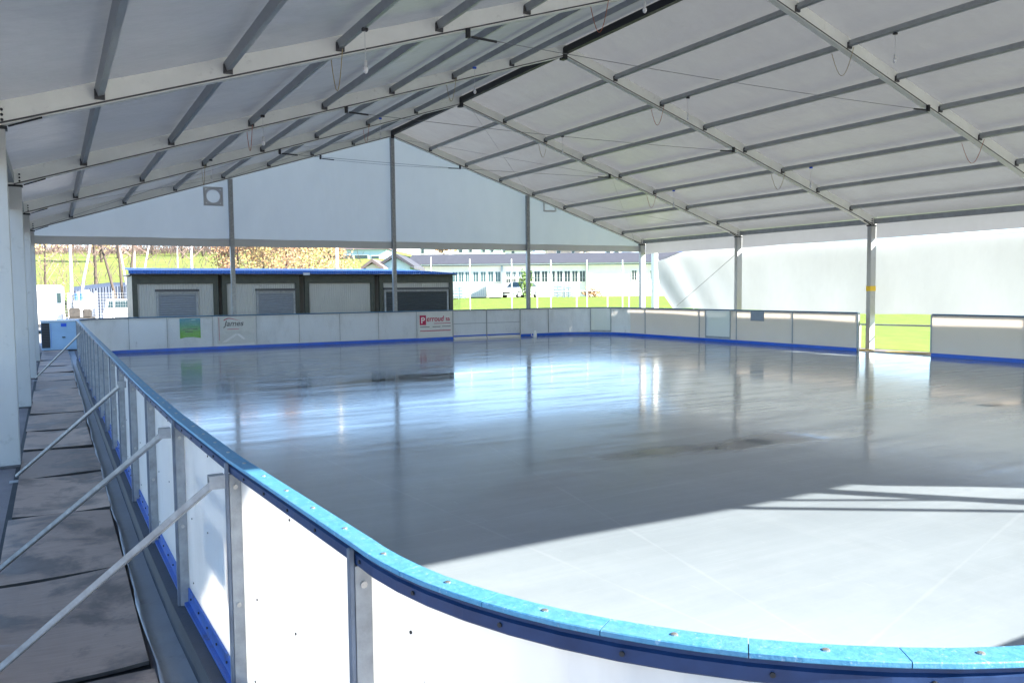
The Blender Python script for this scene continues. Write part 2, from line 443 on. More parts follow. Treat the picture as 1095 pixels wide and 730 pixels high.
# ------------------------------------------------------------------ rink barrier
HT = .962
SHEET = [(-.006, .02), (.006, .02), (.006, .93), (-.006, .93)]
CAP = [(-.002, .950), (.053, .950), (.055, .952), (.055, .960), (.053, .962), (-.002, .962), (-.004, .960), (-.004, .952)]
FRAME = [(.0065, .904), (.043, .904), (.046, .908), (.046, .932), (.038, .936), (.038, .9495), (-.006, .9495), (-.006, .931), (.0065, .931)]
KICK = [(-.020, .004), (-.0065, .004), (-.0065, .086), (-.015, .090), (-.020, .086)]
BASE = [(.0065, -.01), (.034, -.01), (.034, .004), (.014, .006), (.014, .075), (.0065, .078)]
def seg_path(p, q, nrm, k=1):
    return [((p[0]+(q[0]-p[0])*i/k, p[1]+(q[1]-p[1])*i/k), nrm) for i in range(k+1)]
def panel(root, path, name='board_panel', sheet='board_plastic', cap_n=5, bolts=False, kick=True, near=False):
    sh = MB().sweep(SHEET, path).build(name, sheet, root)
    # cap made of short lengths with hairline joints
    P0, P1 = path[0], path[-1]
    def lerp(t):
        x = t*(len(path)-1); i = min(int(x), len(path)-2); f = x-i
        (p, n), (q, m2) = path[i], path[i+1]
        nn = Vector((n[0]+(m2[0]-n[0])*f, n[1]+(m2[1]-n[1])*f)).normalized()
        return ((p[0]+(q[0]-p[0])*f, p[1]+(q[1]-p[1])*f), (nn.x, nn.y))
    cm = MB(); bm_ = []; dark = []
    for i in range(cap_n):
        a, b = (i+.004)/cap_n, (i+.996)/cap_n
        sub = 2 if len(path) == 2 else max(3, int(len(path)/cap_n)+2)
        cm.sweep(CAP, [lerp(a+(b-a)*k/(sub-1)) for k in range(sub)])
        if bolts:
            (p, n) = lerp((a+b)/2); bm_.append(MB().lathe([(.0065, .9615), (.0065, .964), (.0035, .965)], (p[0]+n[0]*.022, p[1]+n[1]*.022, 0), 8))
            (p, n) = lerp(a+.15*(b-a)); bm_.append(MB().disc((p[0]+n[0]*.046, p[1]+n[1]*.046, .922), (n[0], n[1], 0), .005, .004, 8)); dark.append(len(bm_)-1)
    c = cm.build('cap_rail', 'cap_blue', sh)
    for k, q in enumerate(bm_): q.build('bolt', 'black_steel' if k in dark else 'bolt_steel', c)
    MB().sweep(FRAME, path).build('top_frame', 'skirt_blue', sh)
    if kick: MB().sweep(KICK, path).build('kick_strip', 'kick_blue', sh)
    bb = MB().sweep(BASE, path)
    b = bb.build('base_rail', 'base_blue', sh)
    if near:
        for i in range(6):
            (p, n) = lerp((i+.5)/6); MB().disc((p[0]+n[0]*.014, p[1]+n[1]*.014, .045), (n[0], n[1], 0), .006, .006, 8).build('bolt', 'black_steel', b)
    if near:
        for (u, z) in ((.12, .12), (.14, .80), (.5, .86), (.52, .50), (.9, .14), (.87, .47)):
            (p, n) = lerp(u+.03*math.sin(z*40+P0[0][1]*7)); MB().disc((p[0]+n[0]*.006, p[1]+n[1]*.006, z), (n[0], n[1], 0), .0045, .003, 8).build('screw', 'black_steel', sh)
    return sh
def post(root, p, nrm, tan, bolt=True, inner=False, w=.038):
    """two galvanised flats bolted at a panel joint: a face on the sheet and a flange standing out"""
    p = Vector((p[0], p[1], 0)); n = Vector((nrm[0], nrm[1], 0)); t_ = Vector((tan[0], tan[1], 0))
    o = MB().bar(p+n*.0555+Vector((0, 0, -.02)), p+n*.0555+Vector((0, 0, .9465)), .022, .013, n).build('post', 'post_steel', root, bevel=.002 if bolt else 0)
    pl_ = MB().bar(p+n*.0275+t_*.0115+Vector((0, 0, -.02)), p+n*.0275+t_*.0115+Vector((0, 0, .903)), .006, .042, n).build('flange', 'galvanised', o)
    MB().bar(p+n*.0268-t_*.008+Vector((0, 0, -.02)), p+n*.0268-t_*.008+Vector((0, 0, .903)), .006, .040, n).build('flange', 'galvanised', o)
    if bolt:
        for z in (.855, .40): MB().disc(p+n*.028+t_*.0145+Vector((0, 0, z)), t_, .009, .006, 8).build('bolt', 'bolt_steel', pl_)
    if inner:
        MB().bar(p-n*.011+Vector((0, 0, .105)), p-n*.011+Vector((0, 0, .945)), .036, .006, n).build('inner_strip', 'purlin_steel', o)
    return o

rink = tag(empty('rink_barrier', (XL, YB, 0)), 'white panelled ice rink barrier with blue cap running round the left, near and back sides', 'rink barrier')
# left run, from the near corner back
LP = 1.22
nodes = list(LEFT)
while nodes[-1][1]+LP < YB-RC-.3: nodes.append((XL, nodes[-1][1]+LP))
nodes[-1] = (XL, YB-RC)
for i, (p, q) in enumerate(zip(nodes, nodes[1:])):
    d = (Vector(q)-Vector(p)).normalized()
    panel(rink, seg_path(p, q, (-d.y, d.x)), bolts=i < 8, near=i < 8)
for i, p in enumerate(nodes): post(rink, p, (-1, 0), (0, -1), bolt=i < 8)
stk = tag(empty('advertising_sign', (-9.02, -21.2, 0)), 'sun bleached yellow and blue sticker showing through the left boards at the nearest brace', 'advert sticker')
def on_panel(y0, z0, y1, z1, mat, nm):
    f = lambda y: -9.012+(y+21.53)*(-.040/1.23)+.0085
    MB().prism([(f(y0), y0, z0), (f(y1), y1, z0), (f(y1), y1, z1), (f(y0), y0, z1)], (.0015, 0, 0)).build(nm, mat, stk)
on_panel(-21.46, .30, -21.22, .60, 'sticker_yellow', 'patch')
on_panel(-21.20, .34, -20.75, .56, 'sticker_blue', 'patch')
on_panel(-21.40, .66, -20.6, .72, 'sticker_blue', 'band')
# near left corner and near run
panel(rink, A_NL, cap_n=8, bolts=True, near=True)
xs = [NC[0]+2.44*k for k in range(6)]+[XR-RC]
for a, b in zip(xs, xs[1:]): panel(rink, seg_path((a, YN), (b, YN), (0, -1)), cap_n=10, bolts=a < -5)
for a in xs: post(rink, (a, YN), (0, -1), (1, 0), bolt=a < -5)
# back left corner, back run
panel(rink, A_BL, cap_n=5)
bx_ = [-8.08-.02, -6.92, -5.76, -4.54, -3.30, -2.08, -.86, .45, 1.69]
bx_[0] = XL+RC
bx_ = [XL+RC, -6.92, -5.74, -4.54, -3.31, -2.08, -.85, .42, 1.69]
for a, b in zip(bx_, bx_[1:]): panel(rink, seg_path((a, YB), (b, YB), (0, 1)))
for a in bx_[1:-1]: post(rink, (a, YB), (0, 1), (-1, 0), bolt=False)
# seam strips seen from the ice
s_ = MB()
for a in bx_[:-1]: s_.box(a-.006, YB-.0095, .105, a+.006, YB-.0065, .93)
s_.build('seam', 'galvanised', rink)
# gate of two leaves in the back run
for a, b in ((1.69, 2.93), (2.93, 4.22)):
    gsh = panel(rink, seg_path((a+.02, YB), (b-.02, YB), (0, 1)), name='gate_leaf', kick=False)
    MB().box(a+.03, YB-.012, .50, b-.03, YB-.0065, .515).build('seam', 'purlin_steel', gsh)
    k = MB().box(a+.02, YB-.018, .085, b-.02, YB-.0065, .125).build('kick_strip', 'kick_blue', gsh)
    MB().box(a+.02, YB-.05, .004, b-.02, YB-.012, .045).build('threshold', 'white_paint', gsh)
for a in (1.69, 2.93, 4.22): post(rink, (a, YB), (0, 1), (-1, 0), bolt=False, inner=True)
panel(rink, seg_path((4.24, YB), (XR-RC2, YB), (0, 1)))
post(rink, (XR-RC2-.2, YB), (0, 1), (-1, 0), bolt=False, inner=True)
# back right corner: curved panel, gate pane, curved panel
n_ = len(A_BR)-1
panel(rink, A_BR[13:], cap_n=4)
pn = panel(rink, A_BR[7:14], name='gate_leaf', sheet='gate_pane', cap_n=2)
panel(rink, A_BR[:8], cap_n=2)
for i in (7, 13):
    (p, nn) = A_BR[i]; post(rink, p, nn, (-nn[1], nn[0]), bolt=False, inner=True, w=.03)
MB().sweep([(-.016, .105), (-.0065, .105), (-.0065, .16), (-.016, .16)], A_BR[7:14]).build('gate_frame', 'galvanised', pn)
# right run up to the gap
ry = [YB-RC2, -3.45, -6.04, -6.32, -7.33, -7.58, -9.61, -11.60]
for i, (a, b) in enumerate(zip(ry, ry[1:])):
    gate = i == 3
    q = panel(rink, seg_path((XR, b+.004), (XR, a-.004), (1, 0)), name='gate_leaf' if gate else 'board_panel', sheet='gate_pane' if gate else 'board_warm', cap_n=2 if b-a > -.6 else 6)
    if gate: MB().box(XR-.016, b+.03, .105, XR-.0068, a-.03, .165).build('gate_frame', 'galvanised', q)
for a in ry[1:-1]: post(rink, (XR, a), (1, 0), (0, 1), bolt=False, inner=True, w=.03)
post(rink, (XR, ry[-1]-.01), (1, 0), (0, 1), bolt=False, inner=True)
# diagonal props on the left run
for (xt, yy, yg, zt) in ((-9.085, -21.575, -20.62, .885), (-9.125, -20.34, -18.88, .885), (-9.145, -17.80, -15.88, .885), (XL-.07, -7.8, -5.6, .885)):
    top = Vector((xt-.035, yy, zt)); bot = Vector((-9.97, yg, GZ+.06))
    br = MB().bar(top+(top-bot).normalized()*.015, bot, .026, .026).build('brace', 'galvanised', rink, bevel=.003)
    h = MB()
    h.box(xt-.055, yy-.022, zt-.02, xt, yy-.018, zt+.03); h.box(xt-.055, yy+.018, zt-.02, xt, yy+.022, zt+.03)
    h.box(xt-.004, yy-.018, zt-.02, xt-.0005, yy+.018, zt+.03); h.box(xt-.055, yy-.018, zt+.026, xt-.0045, yy+.018, zt+.03)
    h.build('bracket', 'galvanised', br)
    MB().box(-10.03, yg-.05, GZ+.002, -9.91, yg+.05, GZ+.012).build('foot_plate', 'galvanised', br)

rink2 = tag(empty('rink_barrier', (XR, -13.53, 0)), 'short run of pale rink barrier on the right, beyond the gap in the boards', 'rink barrier')
ry2 = [-13.53, -15.55, -17.57, -19.59, -21.6, YN+RC]
for a, b in zip(ry2, ry2[1:]): panel(rink2, seg_path((XR, b+.004), (XR, a-.004), (1, 0)), sheet='board_warm', cap_n=6)
panel(rink2, A_NR[1:], cap_n=5)
post(rink2, (XR, ry2[0]+.01), (1, 0), (0, -1), bolt=False, inner=True)
for a in ry2[1:]: post(rink2, (XR, a), (1, 0), (0, 1), bolt=False, inner=True)

# ------------------------------------------------------------------ tent
W2, E0, K = 9.96, 3.285, .3216
def under(x): return E0+K*(W2-abs(x))
RH = .245                                       # vertical depth of a rafter
tent = tag(empty('event_tent', (0, -12.5, GZ)), 'large white gabled event tent with grey metal frames over the whole rink', 'tent')
FR = [-25, -20, -15, -10, -5, 0]
ap = under(0)
for Yf in FR:
    for sgn in (-1, 1):
        P = [(sgn*(W2+.24), Yf-.06, under(W2+.24)), (0, Yf-.06, ap), (0, Yf-.06, ap+RH), (sgn*(W2+.24), Yf-.06, under(W2+.24)+RH)]
        r_ = MB().prism(P, (0, .12, 0)).build('rafter', 'aluminium', tent, bevel=.006)
        fl = MB()                               # keder lips along the lower edge
        for dy in (-.066, .060): fl.prism([(sgn*(W2+.1), Yf+dy, under(W2+.1)+.012), (sgn*.03, Yf+dy, under(.03)+.012), (sgn*.03, Yf+dy, under(.03)+.03), (sgn*(W2+.1), Yf+dy, under(W2+.1)+.03)], (0, .006, 0))
        fl.build('keder_lip', 'bracket_steel', r_)
        c_ = MB().box(sgn*W2, Yf-.065, GZ, sgn*(W2+.22), Yf+.065, E0-.02).build('column', 'column_alu', tent, bevel=.006)
        MB().box(sgn*(W2-.08), Yf-.15, GZ+.001, sgn*(W2+.30), Yf+.15, GZ+.018).build('base_plate', 'bracket_steel', c_)
        kn = MB()
        kn.box(sgn*(W2-.02), Yf-.075, E0-.05, sgn*(W2+.23), Yf+.075, E0-.018)
        kn.bar((sgn*(W2-.03), Yf-.07, E0-.02), (sgn*(W2-.33), Yf-.07, under(W2-.33)-.012), .02, .018)
        for k_ in range(3): kn.disc((sgn*(W2+.02), Yf-.062, E0+.04+.05*k_), (0, -1, 0), .014, .02, 8)
        kn.build('knee_bracket', 'black_steel', r_)
    MB().box(-.055, Yf-.075, ap-.06, .055, Yf+.075, ap+.17).build('apex_bracket', 'black_steel', tent, bevel=.004)
for a, b in zip(FR, FR[1:]):
    MB().box(-.05, a+.076, ap+.045, .05, b-.076, ap+.185).build('ridge_beam', 'black_steel', tent)
    for sgn in (-1, 1):
        sl = Vector((sgn*1, 0, -K)).normalized(); nr = Vector((sgn*K, 0, 1)).normalized()
        for j in range(1, 8):
            x = sgn*1.3*j
            z = under(x)+.135
            pu = MB().bar((x, a+.061, z), (x, b-.061, z), .062, .095, nr).build('purlin', 'purlin_steel', tent)
            for yy in (a+.075, b-.075): MB().box(x-.05, yy-.014, z-.085, x+.05, yy+.014, z+.02).build('clip', 'bracket_steel', pu)
        MB().box(sgn*(W2+.09), a+.066, E0+.01, sgn*(W2+.19), b-.066, E0+.15).build('eave_beam', 'purlin_steel', tent)
        # roof sheet of this bay, hung a little between the frames
        def sheet(u, v, sgn=sgn, a=a, b=b):
            x = sgn*(.0+u*(W2+.26)); sag = .022*math.sin(math.pi*v)*(1+.2*math.sin(9*u+a)); s2 = abs(math.sin(math.pi*u*7.85))*.012
            return (x, a+(b-a)*v, under(x)+RH-.002-sag*0.6-s2+.004)
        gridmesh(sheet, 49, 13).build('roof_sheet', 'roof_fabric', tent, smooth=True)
        def val(u, v, sgn=sgn, a=a, b=b):
            yy = a+.07+(b-a-.14)*u
            return (sgn*(W2+.205+.012*math.sin(u*7+a)), yy, 3.40-v*(.50+.006*math.sin(u*5+a)))
        gridmesh(val, 21, 4).build('eave_valance', 'valance_fabric', tent, smooth=True)
# gables: fabric above the openings, posts, hems
def gable(Yg, zb0, zb1, posts, vents):
    m = MB(); N = 60; vs = []; fs = []
    for i in range(N+1):
        x = -W2-.1+(2*W2+.2)*i/N; zb = zb0+(zb1-zb0)*i/N
        zt = under(x)+.15
        for k in range(7):
            f = k/6; z = zb+.22+(zt-zb-.22)*f
            vs.append((x, Yg+.09+.02*math.sin(x*1.7+f*2)*(1-f), z))
    for i in range(N):
        for k in range(6): q = i*7+k; fs.append((q, q+7, q+8, q+1))
    gw = m.add(vs, fs).build('gable_wall', 'gable_fabric', tent, smooth=True)
    vs = []; fs = []
    for i in range(N+1):
        x = -W2-.1+(2*W2+.2)*i/N; zb = zb0+(zb1-zb0)*i/N+.004*math.sin(x*2.3)
        vs += [(x, Yg+.075+.02*math.sin(x*1.7), zb), (x, Yg+.10+.02*math.sin(x*1.7), zb), (x, Yg+.09+.02*math.sin(x*1.7), zb+.225)]
    for i in range(N):
        q = i*3; fs += [(q, q+3, q+5, q+2), (q, q+1, q+4, q+3), (q+1, q+2, q+5, q+4)]
    MB().add(vs, fs).build('hem', 'hem_fabric', gw)
    for x, z, kind in vents:
        f = MB(); h = .27
        for (x0, z0, x1, z1) in ((-h, -h, h, -h+.06), (-h, h-.06, h, h), (-h, -h+.06, -h+.06, h-.06), (h-.06, -h+.06, h, h-.06)):
            f.box(x+x0, Yg+.045, z+z0, x+x1, Yg+.065, z+z1)
        v = f.build('vent', 'valance_fabric', gw)
        if kind:
            ring = MB(); n = 28; vs = []; fs = []
            for k in range(n):
                a_ = 2*math.pi*k/n; c_, s2 = math.cos(a_), math.sin(a_); mx_ = max(abs(c_), abs(s2)); q = (h-.06)/mx_
                vs += [(x+c_*.185, Yg+.052, z+s2*.185), (x+c_*q, Yg+.052, z+s2*q)]
            for k in range(n): j = (k+1) % n; fs.append((2*k, 2*k+1, 2*j+1, 2*j))
            ring.add(vs, fs).build('vent_collar', 'valance_fabric', v)
    for x in posts:
        p_ = MB().box(x-.06, Yg-.06, GZ, x+.06, Yg+.06, under(x)-.006).build('gable_post', 'galvanised', tent, bevel=.006)
        MB().box(x-.14, Yg-.14, GZ+.001, x+.14, Yg+.14, GZ+.016).build('base_plate', 'bracket_steel', p_)
gable(0, 2.91, 2.99, (-5, 0, 5), ((-5.47, 4.36, 1), (5.95, 4.62, 0)))
gable(-25, 3.20, 3.20, (0, 5), ())
# side curtain of the near gable, drawn aside, with two straps across its edge
m = MB(); N = 40; vs = []; fs = []
edge = [(-.05, 3.3), (.58, 2.69), (1.1, 2.0), (1.4, 1.3), (1.2, .8), (1.3, 0), (1.35, GZ+.02)]
rows = 14
for r_ in range(rows):
    z = GZ+.03+(3.3-GZ-.03)*r_/(rows-1)
    for (xa, za), (xb, zb) in zip(edge, edge[1:]):
        if zb <= z <= za: xe = xa+(xb-xa)*(za-z)/(za-zb); break
    for i in range(N+1):
        f = i/N; x = xe+(9.9-xe)*f
        vs.append((x, -24.9+.09*math.sin(x*6)*math.exp(-f*3), z))
for r_ in range(rows-1):
    for i in range(N): q = r_*(N+1)+i; fs.append((q, q+1, q+N+2, q+N+1))
m.add(vs, fs).build('curtain', 'gable_fabric', tent, smooth=True)
for (a, b, w) in (((-1.02, -24.93, 3.24), (.15, -24.93, 1.55), .10), ((-.62, -24.93, 3.24), (.62, -24.93, 1.9), .07)):
    MB().bar(a, b, .012, w).build('strap', 'hem_fabric', tent)
# tie cables and diagonal wind cables
for Yf, hx, hz in ((0, 2.35, 5.63), (-5, 4.8, 4.86), (-10, 4.8, 4.86), (-15, 4.8, 4.86)):
    pts = [(-hx+2*hx*i/12, Yf-.09, hz-.05*math.sin(math.pi*i/12)) for i in range(13)]
    c_ = MB().tube(pts, .0045, 6).build('tie_cable', 'wire', tent)
    for sgn in (-1, 1):
        tb = MB(); tb.bar((sgn*hx, Yf-.09, hz-.02), (sgn*hx, Yf-.09, hz+.10), .05, .05, (0, 1, 0))
        tb.tube([(sgn*(hx-.05), Yf-.09, hz), (sgn*(hx-.42), Yf-.09, hz-.012)], .016, 6)
        tb.build('turnbuckle', 'black_steel', c_)
for (a, b) in ((-5, 0),):
    for sgn in (-1, 1):
        for (x0, x1) in ((9.6, 5.0), (5.0, .4)):
            m = MB()
            for (p, q) in (((x0, a), (x1, b)), ((x1, a), (x0, b))):
                m.tube([(sgn*p[0], p[1]+(.1 if p[1] == a else -.1), under(p[0])+.045), (sgn*q[0], q[1]+(.1 if q[1] == a else -.1), under(q[0])+.045)], .0032, 5)
            m.build('wind_cable', 'wire', tent)
# yellow tape round one right column
MB().box(W2-.004, -10.07, 1.46, W2+.224, -9.93, 1.60).build('tape', 'yellow_tape', tent)

# cable loops and bulb pendants hung from the purlins
def loop(px, p0, p1, sag, mat, label, r=.005):
    a, b = Vector(p0), Vector(p1)
    pts = [a.lerp(b, i/14)-Vector((0, 0, sag*math.sin(math.pi*i/14))) for i in range(15)]
    thing_mesh('hanging_cable', MB().tube(pts, r, 6), mat, a, label, 'cable', 'cable loops hanging at the rafters')
def pz(x): return under(x)+.06
step = 1.3
for k, (xm, nm) in enumerate(((-5, 'left'), (-2, 'left'), (2, 'right'), (5, 'right'))):
    x = step*xm
    for Yf, fn in ((-15, 'nearest'), (-10, 'middle'), (-5, 'farthest')):
        if Yf == -5 and abs(xm) == 5 and xm > 0: pass
        tone = 'cord_yellow' if (k+Yf) % 2 else 'cord_red'
        where = {-5: 'low left slope', -2: 'upper left slope', 2: 'upper right slope', 5: 'low right slope'}[xm]
        loop(0, (x, Yf-.16, pz(x)), (x, Yf+.30, pz(x)), .40 if Yf > -15 else .44, tone,
             '%s cable loop bridging the %s visible rafter, %s' % ('yellow' if tone == 'cord_yellow' else 'brown', fn, where))
        # bulb pendant
        yp = Yf-.95
        m = MB(); m.tube([(x, yp, pz(x)), (x, yp, pz(x)-.34)], .004, 5)
        b = empty('pendant_bulb', (x, yp, pz(x)-.5))
        tag(b, 'bare white bulb at the %s visible rafter, %s' % (fn, where), 'lamp', 'bare bulbs hung from the purlins')
        m.build('cord', 'offwhite', b)
        MB().lathe([(.016, 0), (.02, .03), (.018, .07)], (x, yp, pz(x)-.40), 10).build('socket', 'offwhite', b)
        MB().lathe([(.004, -.075), (.022, -.06), (.03, -.035), (.024, -.008), (.014, 0)], (x, yp, pz(x)-.40), 12).build('bulb', 'print_white', b, smooth=True)
        MB().box(x-.03, yp-.025, pz(x)-.012, x+.03, yp+.025, pz(x)+.02).build('hook', 'blue_crate' if k % 2 else 'black_steel', b)

# ------------------------------------------------------------------ left walkway
ysh = [-22.6, -20.72, -19.16, -17.55, -16.0, -14.5, -13.0, -11.4, -9.6, -8.0, -6.2, -4.4, -2.4, -.5, 1.6, 3.7]
ordn = ['nearest', 'second', 'third', 'fourth', 'fifth', 'sixth', 'seventh', 'eighth', 'ninth', 'tenth', 'eleventh', 'twelfth', 'thirteenth', 'fourteenth', 'farthest']
rnd = random.Random(3)
for i, (a, b) in enumerate(zip(ysh, ysh[1:])):
    x0 = -9.96+rnd.uniform(-.02, .02); x1 = -9.275+rnd.uniform(-.015, .015); z = -.138+rnd.uniform(0, .01)
    sk = rnd.uniform(-.05, .05); nx, ny = 6, 8; vs = []
    for lay in (0, 1):
        for j in range(ny+1):
            for k in range(nx+1):
                u, v = k/nx, j/ny
                vs.append((x0+(x1-x0)*u, a+.035+sk*u+(b-a-.07)*v, z+(.018 if lay else 0)+.012*math.sin(3.1*v+i)*math.sin(2.5*u+i*2)+.012*(2*u-1)**2*(1 if i % 2 else -.3)))
    L = (nx+1)*(ny+1); fs = []
    for j in range(ny):
        for k in range(nx):
            q = j*(nx+1)+k; fs += [(q, q+nx+1, q+nx+2, q+1), (L+q, L+q+1, L+q+nx+2, L+q+nx+1)]
    bnd = [k for k in range(nx+1)]+[j*(nx+1)+nx for j in range(1, ny+1)]+[ny*(nx+1)+k for k in range(nx-1, -1, -1)]+[j*(nx+1) for j in range(ny-1, 0, -1)]
    fs += [(bnd[k], bnd[(k+1) % len(bnd)], L+bnd[(k+1) % len(bnd)], L+bnd[k]) for k in range(len(bnd))]
    nmw = 'stained plywood sheet of the left walkway, %s from the camera' % ordn[i]
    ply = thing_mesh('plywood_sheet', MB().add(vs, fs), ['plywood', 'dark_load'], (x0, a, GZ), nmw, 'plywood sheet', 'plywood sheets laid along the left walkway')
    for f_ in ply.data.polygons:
        if abs(f_.normal.z) < .5: f_.material_index = 1  # edge faces coloured dark, standing in for shade in the joints
tag(MB().box(-10.0, -22.7, GZ+.001, -9.28, 3.75, GZ+.006).build('joint_shade_underlay', 'rubber'), kind='structure')  # added black underlay, so gaps between the sheets look shaded
# pale liner lying in the gutter between plywood and boards, its edge turned up
vs = []; fs = []; N = 120
prof = [(-9.272, .026), (-9.262, .026), (-9.252, -.012), (-9.21, -.018), (-9.15, -.018), (-9.10, -.012)]
for i in range(N+1):
    yy = -22.7+26.2*i/N
    for k, (x, z) in enumerate(prof):
        w = .005*math.sin(yy*5.1+k)+.003*math.sin(yy*12.7+k*2)+.004*math.sin(yy*2.3)
        vs.append((x+(w if k < 3 else 0), yy, -.135+z+(.35*w+.006 if k else w*.8)))
for i in range(N):
    for k in range(5): q = i*6+k; fs.append((q, q+1, q+7, q+6))
lin = MB().add(vs, fs)
thing_mesh('gutter_liner', lin, 'liner', (-9.2, -22.7, GZ), 'crumpled pale plastic liner in the gutter between plywood walkway and left boards', 'liner', smooth=True)

# chiller cabinet at the end of the walkway
cb_ = tag(empty('chiller_cabinet', (-8.6, 3.9, GZ)), 'pale blue metal chiller cabinet with dark vent at the far end of the walkway', 'cabinet')
MB().box(-9.96, 3.95, GZ+.05, -7.66, 5.0, .76).build('body', 'cabinet_blue', cb_, bevel=.012)
MB().box(-9.98, 3.92, .762, -7.64, 5.03, .80).build('lid', 'white_paint', cb_, bevel=.006)
v = MB().box(-9.95, 3.93, GZ+.12, -9.73, 3.948, .72).build('vent', 'black_steel', cb_)
m = MB()
for k in range(14): m.box(-9.94, 3.922, -.02+k*.05, -9.74, 3.9285, -.008+k*.05)
m.build('louvre', 'bracket_steel', v)
m = MB()
for k in range(12): m.disc((-9.69, 3.949, .0+k*.06), (0, -1, 0), .012, .006, 8)
m.build('rivet', 'blue_crate', cb_)
MB().box(-9.42, 3.943, .60, -9.27, 3.949, .70).build('sticker', 'blue_crate', cb_)
MB().box(-9.40, 3.92, .26, -9.31, 3.949, .29).build('handle', 'black_steel', cb_)
MB().box(-9.9, 4.0, GZ, -7.7, 4.9, GZ+.05).build('plinth', 'bracket_steel', cb_)

# ------------------------------------------------------------------ adverts and small things at the boards
ad = tag(empty('advertising_sign', (-6.33, YB-.03, 0)), 'blue and green printed poster behind clear film on the back boards', 'advert poster')
yb = YB-.024
def quad(x0, z0, x1, z1, yy, th=.002): return MB().box(x0, yy-th, z0, x1, yy, z1)
pp = MB().prism([(-6.60, yb, .34), (-6.45, yb, .375), (-6.25, yb, .375), (-6.06, yb, .345), (-6.06, yb, .90), (-6.60, yb, .90)], (0, -.003, 0)).build('poster', 'poster_print', ad)
m = MB(); m.box(-6.52, yb-.006, .585, -6.14, yb-.0035, .605); m.box(-6.46, yb-.006, .52, -6.26, yb-.0035, .54)
m.build('print_line', 'print_black', pp)
fm = MB()
def film(x0, x1):
    def fn(u, v): return (x0+(x1-x0)*u, yb-.012+.006*math.sin(u*9+v*4)+.004*math.sin(v*17+u*5), .13+.80*v)
    return gridmesh(fn, 18, 14)
film(-6.89, -5.77).build('film', 'clear_film', ad, smooth=True)
ad2 = tag(empty('advertising_sign', (-5.15, YB-.03, 0)), 'white sign with dark James lettering under a red swoosh on the back boards', 'advert sign')
bk = quad(-5.62, .16, -4.60, .92, yb+.006).build('panel', 'offwhite', ad2)
text_mesh('James', .215, 'print_black', 'lettering', ad2, (-5.43, yb+.001, .655), shear=.25, sx=1.05)
sw = MB(); vs = []; N = 14
for i in range(N+1):
    u = i/N; x = -5.44+.46*u; z = .80+.07*math.sin(min(1, u*2.2)*math.pi/2)-.10*max(0, u-.25); th = .030*(1-u)+.004
    vs += [(x, yb-.001, z), (x, yb-.001, z+th)]
sw.add(vs, [(2*i, 2*i+2, 2*i+3, 2*i+1) for i in range(N)]).build('swoosh', 'magenta_print', ad2)
MB().box(-5.35, yb-.002, .555, -5.03, yb+.002, .572).build('print_line', 'magenta_print', ad2)
m = MB(); m.box(-5.42, yb-.002, .49, -4.95, yb+.002, .498); m.box(-5.40, yb-.002, .46, -5.0, yb+.002, .468)
m.build('print_line', 'rack_grey', ad2)
MB().box(-5.575, yb-.002, .25, -5.562, yb+.002, .90).build('print_line', 'magenta_print', ad2)
m = MB()
m.prism([(-5.50, yb-.0, .20), (-5.38, yb, .20), (-5.08, yb, .40), (-5.12, yb, .44)], (0, -.004, 0)); m.prism([(-5.12, yb-.0045, .44), (-5.02, yb-.0045, .43), (-4.86, yb-.0045, .28), (-4.92, yb-.0045, .26)], (0, -.004, 0))
m.build('chevron', 'print_white', ad2)
film(-5.72, -4.57).build('film', 'clear_film', ad2, smooth=True)
ad3 = tag(empty('advertising_sign', (1.06, YB-.03, 0)), 'white sign with magenta Perroud sa lettering on the back boards beside the gate', 'advert sign')
quad(.45, .11, 1.66, .925, yb+.006).build('panel', 'offwhite', ad3)
quad(.52, .50, .74, .81, yb+.001).build('logo_square', 'magenta_print', ad3)
text_mesh('P', .27, 'print_white', 'lettering', ad3, (.56, yb-.004, .56))
text_mesh('erroud', .245, 'magenta_print', 'lettering', ad3, (.755, yb, .615), shear=.15, sx=.86)
text_mesh('sa', .20, 'magenta_print', 'lettering', ad3, (1.43, yb, .625), sx=.9)
m = MB(); m.box(1.02, yb-.002, .535, 1.60, yb+.002, .552); m.box(.53, yb-.002, .30, 1.60, yb+.002, .325)
m.build('print_line', 'magenta_print', ad3)
m = MB(); m.box(.53, yb-.002, .43, .86, yb+.002, .448); m.box(.96, yb-.002, .43, 1.24, yb+.002, .448); m.box(1.3, yb-.002, .435, 1.6, yb+.002, .452)
m.build('print_line', 'print_black', ad3)
# sign on the outside of a right hand panel, seen through it as a grey square
thing_mesh('notice_board', MB().box(XR-.012, -8.62, .66, XR-.0065, -8.12, .94), 'shutter_grey', (XR-.01, -8.4, .66),
           'small grey square notice on the right hand boards below the cap', 'notice', bevel=.001)
# white bottle left on the ice by the back boards
bt = tag(empty('plastic_canister', (4.45, -1.35, 0)), 'small white plastic canister standing on the ice by the back boards', 'canister')
MB().lathe([(.055, 0), (.06, .01), (.06, .14), (.05, .18), (.022, .20), (.022, .235)], (4.45, -1.35, 0), 16).build('bottle', 'print_white', bt, smooth=True)
MB().tube([(4.39, -1.35, .15), (4.32, -1.35, .13), (4.30, -1.35, .06), (4.39, -1.35, .03)], .014, 8).build('handle', 'print_white', bt, smooth=True)
MB().lathe([(.026, .2352), (.026, .27), (.02, .275)], (4.45, -1.35, 0), 12).build('cap', 'offwhite', bt)

